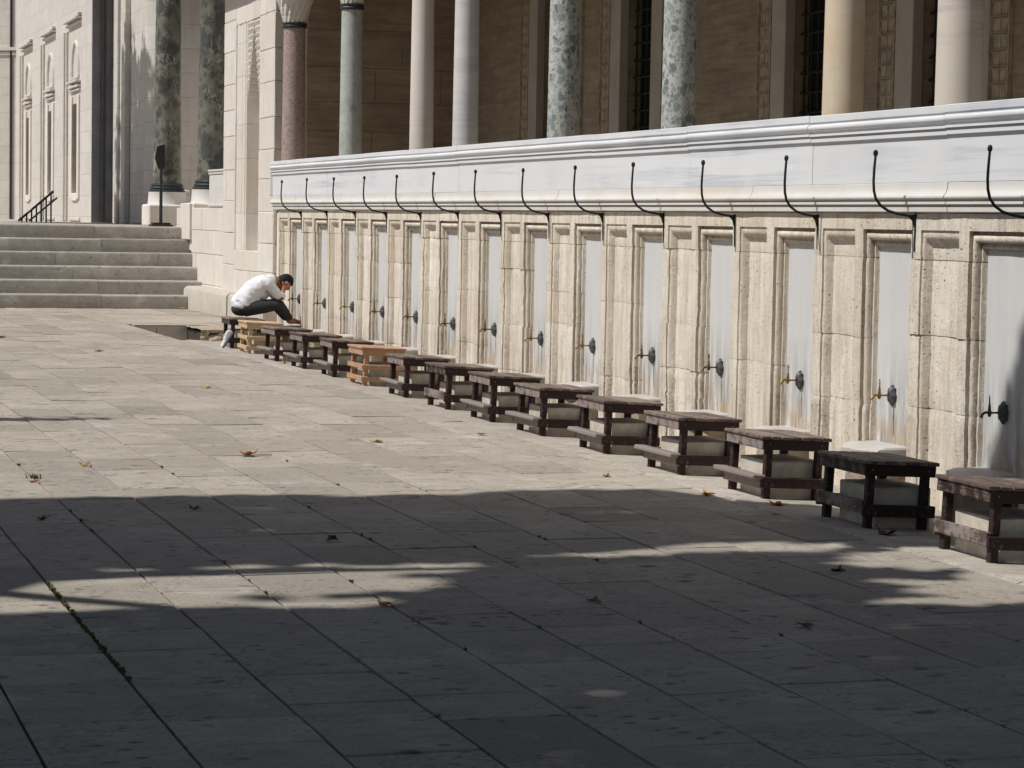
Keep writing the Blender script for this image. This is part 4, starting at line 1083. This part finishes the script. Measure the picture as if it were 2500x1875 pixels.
# hair: cap over crown, back and brow
hv = MB(); cap = ell(HC, (.106, .087, .121), HA, 22)
keep = []
for f_ in cap.f:
    c_ = sum((Vector(cap.v[i]) for i in f_), Vector()) / len(f_) - HC
    lf, ls, lc = c_.dot(fdir), abs(c_.dot(sdir)), c_.dot(cdir)
    if lc > .012 + max(0, lf) * .35 or (lf < -.025 and lc > -.072): keep.append(f_)
hv.add([Vector(p) + (Vector(p) - HC).normalized() * (.010 * nz(p, 30, 1) + .005 * nz(p, 70, 3)) for p in cap.v], keep)
ho = hv.build('hair', M['hair'], man, smooth=True)
so = ho.modifiers.new('thickness', 'SOLIDIFY'); so.thickness = .012; so.offset = -1

# white sneaker leaning on the stool beside him
shoe = T(empty('sneaker', (5.865, 30.35, -.026), (0, 0, 0)), 'white sneaker propped upright against the stool under the seated person', 'shoe')
sec = [(-.135, .026, .022, .026), (-.11, .036, .034, .03), (-.05, .040, .042, .036), (.01, .036, .052, .05), (.06, .034, .058, .062), (.105, .033, .060, .068), (.132, .026, .055, .062)]
pcs = [ell((x, 0, h), (.05, w_, hh)) for x, w_, h, hh in sec]
up = fuse('upper', pcs, M['shoe'], shoe, .006, 5)
q = MB(); out = [(-.165, .0), (-.15, .03), (-.10, .045), (-.04, .047), (.03, .038), (.10, .040), (.15, .034), (.168, .0)]
out = out + [(x, -w_) for x, w_ in out[-2:0:-1]]
n = len(out); q.add([(x, w_, 0) for x, w_ in out] + [(x, w_, .024) for x, w_ in out], [(k, (k + 1) % n, n + (k + 1) % n, n + k) for k in range(n)] + [tuple(range(n))[::-1], tuple(range(n, 2 * n))])
so_ = q.build('sole', M['sole'], shoe)
MB().bbox(-.172, -.125, -.025, .025, -.002, .03, .006).build('toe_cap', M['rubber_red'], shoe)
l_ = MB()
for k in range(5): l_.tube([(-.06 + .028 * k, -.025, .072 + .010 * k), (-.045 + .028 * k, 0, .084 + .010 * k), (-.03 + .028 * k, .025, .075 + .010 * k)], .003, 5)
l_.build('laces', M['shoe'], shoe)
for c_ in shoe.children: c_.data.transform(Matrix.Translation((0, 0, .03)) @ Matrix.Rotation(R(-52), 4, 'Y') @ Matrix.Translation((.15, 0, 0)))
shoe.rotation_euler = (0, 0, R(12)); shoe.scale = (.70, .82, .74)

# ------------------------------------------------------------------ fallen leaves, weeds in the joints
def leaf(x, y, size, mt, seed, label, z=None):
    r_ = random.Random(seed); v = [(0, 0, 0)]; f = []; n = 15
    cx_, cy_ = r_.uniform(.25, .7), r_.uniform(-.3, .5)
    for k in range(n):
        g_ = 2 * math.pi * k / n; rr = size * (1.0 if k % 3 == 0 else (.70 if k % 3 == 1 else .74)) * r_.uniform(.8, 1.15)
        px, py = rr * math.cos(g_), rr * math.sin(g_)
        v.append((px, py, cx_ * px * px / size + cy_ * py * py / size + r_.uniform(0, .15) * size))
    f = [(0, 1 + k, 1 + (k + 1) % n) for k in range(n)]
    q = MB().add(v, f)
    zmin = min(p[2] for p in v); q.v = [(a_, b_, c_ - zmin) for a_, b_, c_ in q.v]
    t = empty('fallen_leaf', (x, y, (strip_z(x) if z is None else z) + .003), (0, 0, r_.uniform(0, 6.28)))
    bl = q.build('blade', M[mt], t, smooth=True, fix=False)
    sm_ = bl.modifiers.new('thickness', 'SOLIDIFY'); sm_.thickness = .0015
    MB().tube([(0, 0, .004), (-size * .6, .1 * size, .012), (-size * 1.2, .25 * size, .004)], .0016, 5).build('stalk', M[mt], t)
    T(t, label, 'leaf', 'fallen leaves on the paving')
LV = [(3.39, 16.62, .085, 'leaf_dry', 'large curled brown leaf in the sunlit middle of the paving'), (4.54, 17.5, .06, 'leaf_yellow', 'tan leaf on sunlit paving right of the large curled one'), (2.2, 16.1, .055, 'leaf_yellow', 'pale yellow leaf near the left edge of the sunlit paving'),
      (5.5, 18.01, .055, 'leaf_dry', 'brown leaf beside the rough kerb line, middle of the picture'), (5.66, 13.82, .08, 'leaf_yellow', 'bright orange yellow leaf by the kerb before the third stool'), (5.9, 13.3, .075, 'leaf_dry', 'flat brown leaf in front of the third stool from the right'),
      (5.94, 11.95, .08, 'leaf_red', 'dark red leaf in shade between the two nearest stools'), (2.66, 10.08, .055, 'leaf_dry', 'rust brown leaf in the shaded foreground left of centre'), (3.57, 9.99, .042, 'leaf_dry', 'rust brown leaf in the shaded foreground right of centre'),
      (4.19, 29.49, .085, 'leaf_dry', 'distant brown leaf on paving left of the drain pit'), (4.34, 23.25, .07, 'leaf_yellow', 'small tan leaf on sunlit paving left of the orange stool'), (1.76, 15.14, .05, 'leaf_dry', 'brown sliver of leaf below the grass tuft at left'),
      (2.47, 13.59, .045, 'leaf_red', 'dark leaf just inside the shadow edge, left of centre'), (1.59, 13.26, .045, 'leaf_red', 'dark curled leaf in the shade at far left'), (2.93, 12.18, .05, 'leaf_red', 'long dark leaf in shade below the shadow edge'),
      (7.50, 42.7, .09, 'leaf_yellow', 'orange leaf at the foot of the lowest step'), (5.41, 14.93, .045, 'leaf_yellow', 'small yellow leaf near the kerb above the shadow edge'), (4.22, 9.2, .05, 'leaf_red', 'dark red leaf in the shaded foreground at right'),
      (5.05, 10.66, .05, 'leaf_red', 'dark leaf in shade left of the nearest stool'), (5.98, 27.27, .06, 'leaf_yellow', 'tiny yellow leaf beside the far dark stools'), (3.38, 32.65, .09, 'leaf_dry', 'brown leaf at the left edge below the steps')]
for i, (x, y, s_, mt, lb) in enumerate(LV): leaf(x, y, s_ * .8, mt, 40 + i, lb, 0.0 if x < 5.72 or y > 36 else None)
wd = MB(); rw = random.Random(31)
def tuft(x, y, n, h, sp_):
    for _ in range(n):
        px, py = x + rw.gauss(0, sp_), y + rw.gauss(0, sp_ * 1.6); a_ = rw.uniform(0, 6.28); hh = h * rw.uniform(.4, 1.2); w_ = .002 + .002 * rw.random()
        tip = (px + hh * .8 * math.cos(a_), py + hh * .8 * math.sin(a_), hh)
        wd.add([(px - w_ * math.sin(a_), py + w_ * math.cos(a_), -.02), (px + w_ * math.sin(a_), py - w_ * math.cos(a_), -.02), ((px + tip[0]) / 2 + w_ * math.sin(a_), (py + tip[1]) / 2 - w_ * math.cos(a_), hh * .7), ((px + tip[0]) / 2 - w_ * math.sin(a_), (py + tip[1]) / 2 + w_ * math.cos(a_), hh * .7), tip], [(0, 1, 2, 3), (3, 2, 4)])
tuft(1.79, 15.35, 50, .032, .022)
for k in range(70):                                            # moss along the first joint of the foreground
    y = rw.uniform(8.6, 11.0); tuft(1.341 + rw.gauss(0, .002), y, 14, .010, .004)
for x in (1.79, 2.237, 2.684, 3.132, 3.58, 4.028): 
    for k in range(4): tuft(x, rw.uniform(7.5, 18), rw.randint(4, 14), .010, .004)
T(wd.build('joint_weeds', M['weed'], fix=False), 'thin green weeds and moss growing in the paving joints', 'weeds', kind='stuff')

# ------------------------------------------------------------------ plane trees beside the camera (out of frame): they shade the foreground
SX = SUN_TO.x / SUN_TO.z; SYY = SUN_TO.y / SUN_TO.z
def lerpb(tab, x):
    for (a0, b0), (a1, b1) in zip(tab, tab[1:]):
        if a0 <= x <= a1: return b0 + (b1 - b0) * (x - a0) / (a1 - a0)
    return None
EDGE = [(-4, 14.6), (1.0, 14.25), (2.4, 14.15), (2.9, 14.2), (3.6, 14.0), (4.3, 14.1), (5.0, 14.2), (5.4, 14.15), (5.75, 13.45), (6.2, 13.2), (6.9, 12.85), (7.3, 12.6), (7.9, 12.15), (8.6, 11.3), (9.2, 10.2)]
LIGHT = [(.9, 10.9, .8, .22), (1.6, 10.72, .9, .34), (2.3, 10.88, .8, .36), (2.75, 11.1, .5, .16), (.8, 10.42, .6, .10), (1.5, 10.32, .55, .09), (2.3, 10.22, .35, .09), (4.35, 11.45, .55, .04), (4.95, 11.58, .42, .12), (5.3, 11.5, .2, .1),
         (5.75, 10.95, .45, .35), (6.15, 10.95, .5, .45), (6.5, 10.6, .45, .35), (5.6, 10.1, .5, .25), (6.3, 10.1, .5, .3), (5.3, 9.7, .4, .10)]
def shade_ok(gx, gy, rr):
    e = lerpb(EDGE, gx)
    if e is None: return False
    if gy > e + .05 * nz((gx, gy, 0), 2.2) + rr.gauss(0, .05): return False
    keep = 1.0; wob = .55 * nz((gx, gy * 2.5, 5), 2.6) + .35 * nz((gx, gy * 2.5, 9), 7.0)
    for cx_, cy_, a_, b_ in LIGHT:
        d_ = ((gx - cx_) / (a_ + .05)) ** 2 + ((gy - cy_) / (b_ + .06)) ** 2 + wob
        if d_ < 2.0: keep = min(keep, max(0.0, (d_ - .55) / 1.45) ** 3)
    g_ = nz((gx, gy * 2.2, 3), 1.5) + .5 * nz((gx, gy * 2.2, 8), 4.0)       # thin places in the crown
    if g_ > .52: keep = min(keep, max(.12, 1 - (g_ - .52) * 4))
    return rr.random() < keep
trees = []
for nm, (tx, ty), lab in (('plane_tree', (-5.6, 8.2), 'plane tree left of the camera whose crown shades the foreground'), ('plane_tree', (-4.6, 3.4), 'plane tree beside the camera shading the near paving'), ('plane_tree', (-4.2, 11.3), 'smaller plane tree behind the first, shading the paving edge')):
    t = T(empty(nm, (tx, ty, 0)), lab, 'tree', 'plane trees beside the court'); trees.append((t, tx, ty, MB()))
rr = random.Random(77)
cnt = 0
while cnt < 42000:
    gx, gy = rr.uniform(-4, 9.2), rr.uniform(3.2, 14.7)
    if not shade_ok(gx, gy, rr): continue
    h = rr.uniform(8.0, 14.0)
    if gx > 5.4: h = rr.uniform(6.0, 10.0)
    p = Vector((gx + SX * h, gy + SYY * h, h))
    # keep the crowns clear of the view
    t = min(trees, key=lambda q: (q[1] - p.x) ** 2 + (q[2] - p.y) ** 2)
    s_ = rr.uniform(.10, .17)
    ax = Vector((rr.gauss(0, 1), rr.gauss(0, 1), rr.gauss(0, .6))).normalized()
    up_ = (SUN_TO + Vector((rr.gauss(0, .6), rr.gauss(0, .6), rr.gauss(0, .6)))).normalized()
    u = ax.cross(up_).normalized() * s_; w_ = up_.cross(u).normalized() * s_ * .8; o_ = p - Vector((t[1], t[2], 0))
    t[3].add([o_ - u, o_ - u * .3 + w_, o_ + u * .9 + w_ * .25, o_ + u * .2 - w_], [(0, 1, 2, 3)])
    cnt += 1
for k in range(700):                                              # one thin outlying spray at left
    h = rr.uniform(6, 9); gx, gy = 1.55 + rr.gauss(0, .45), 19.8 + rr.gauss(0, .07)
    t = trees[2]; p = Vector((gx + SX * h, gy + SYY * h, h)); s_ = rr.uniform(.05, .09)
    u = Vector((rr.gauss(0, 1), rr.gauss(0, 1), 0)).normalized() * s_; w_ = SUN_TO.cross(u).normalized() * s_ * .7; o_ = p - Vector((t[1], t[2], 0))
    t[3].add([o_ - u, o_ + w_, o_ + u, o_ - w_], [(0, 1, 2, 3)])
for i, (t, tx, ty, mb) in enumerate(trees):
    cr_ = mb.build('crown', M['leaf_green'], t, fix=False); T(cr_, kind='stuff')
    q = MB(); q.tube([(0, 0, -.1), (.05, .02, 1.8), (-.04, .05, 4.2), (.06, -.03, 6.5), (.02, .05, 9.5)], [.36, .27, .23, .18, .06], 14)
    rl_ = random.Random(50 + i)
    for k in range(9):
        a_ = k * 2.4 + i; z0 = 4.6 + .5 * k; L = rl_.uniform(1.8, 3.6)
        q.tube([(0, 0, z0), (L * .4 * math.cos(a_), L * .4 * math.sin(a_), z0 + .7), (L * math.cos(a_), L * math.sin(a_), z0 + 1.6)], [.09, .055, .02], 8)
    q.build('trunk', M['bark'], t, smooth=50)

# a broad tree beyond the left edge of the frame throws the soft shadow at the foot of the entrance wall
cy = T(empty('broad_tree', (.9, 55.6, PZ)), 'broad green tree outside the left edge shading the entrance wall', 'tree')
q = MB(); rc = random.Random(9)
for k in range(11000):
    d_ = Vector((rc.gauss(0, 1), rc.gauss(0, 1), rc.gauss(0, 1))).normalized() * rc.random() ** .4
    p = Vector((d_.x * 1.9, d_.y * 3.6, 10.9 + d_.z * 2.9)); p += Vector((nz(p, .9, 1), nz(p, .9, 4), nz(p, .9, 7))) * .8; s_ = rc.uniform(.09, .18)
    u = Vector((rc.gauss(0, 1), rc.gauss(0, 1), rc.gauss(0, .5))).normalized() * s_; w_ = u.cross(Vector((rc.gauss(0, 1), rc.gauss(0, 1), rc.gauss(0, 1)))).normalized() * s_ * .7
    q.add([p - u, p + w_, p + u, p - w_], [(0, 1, 2, 3)])
T(q.build('crown', M['leaf_green'], cy, fix=False), kind='stuff')
tk = MB().tube([(0, 0, -.1), (.05, .05, 3), (0, -.05, 7), (0, 0, 11)], [.34, .26, .2, .06], 12)
for k in range(7):
    a_ = k * 2.4; tk.tube([(0, 0, 6.5 + .4 * k), (.7 * math.cos(a_), 1.2 * math.sin(a_), 8 + .4 * k), (1.3 * math.cos(a_), 2.4 * math.sin(a_), 9.2 + .4 * k)], [.1, .06, .02], 8)
tk.build('trunk', M['bark'], cy, smooth=50)
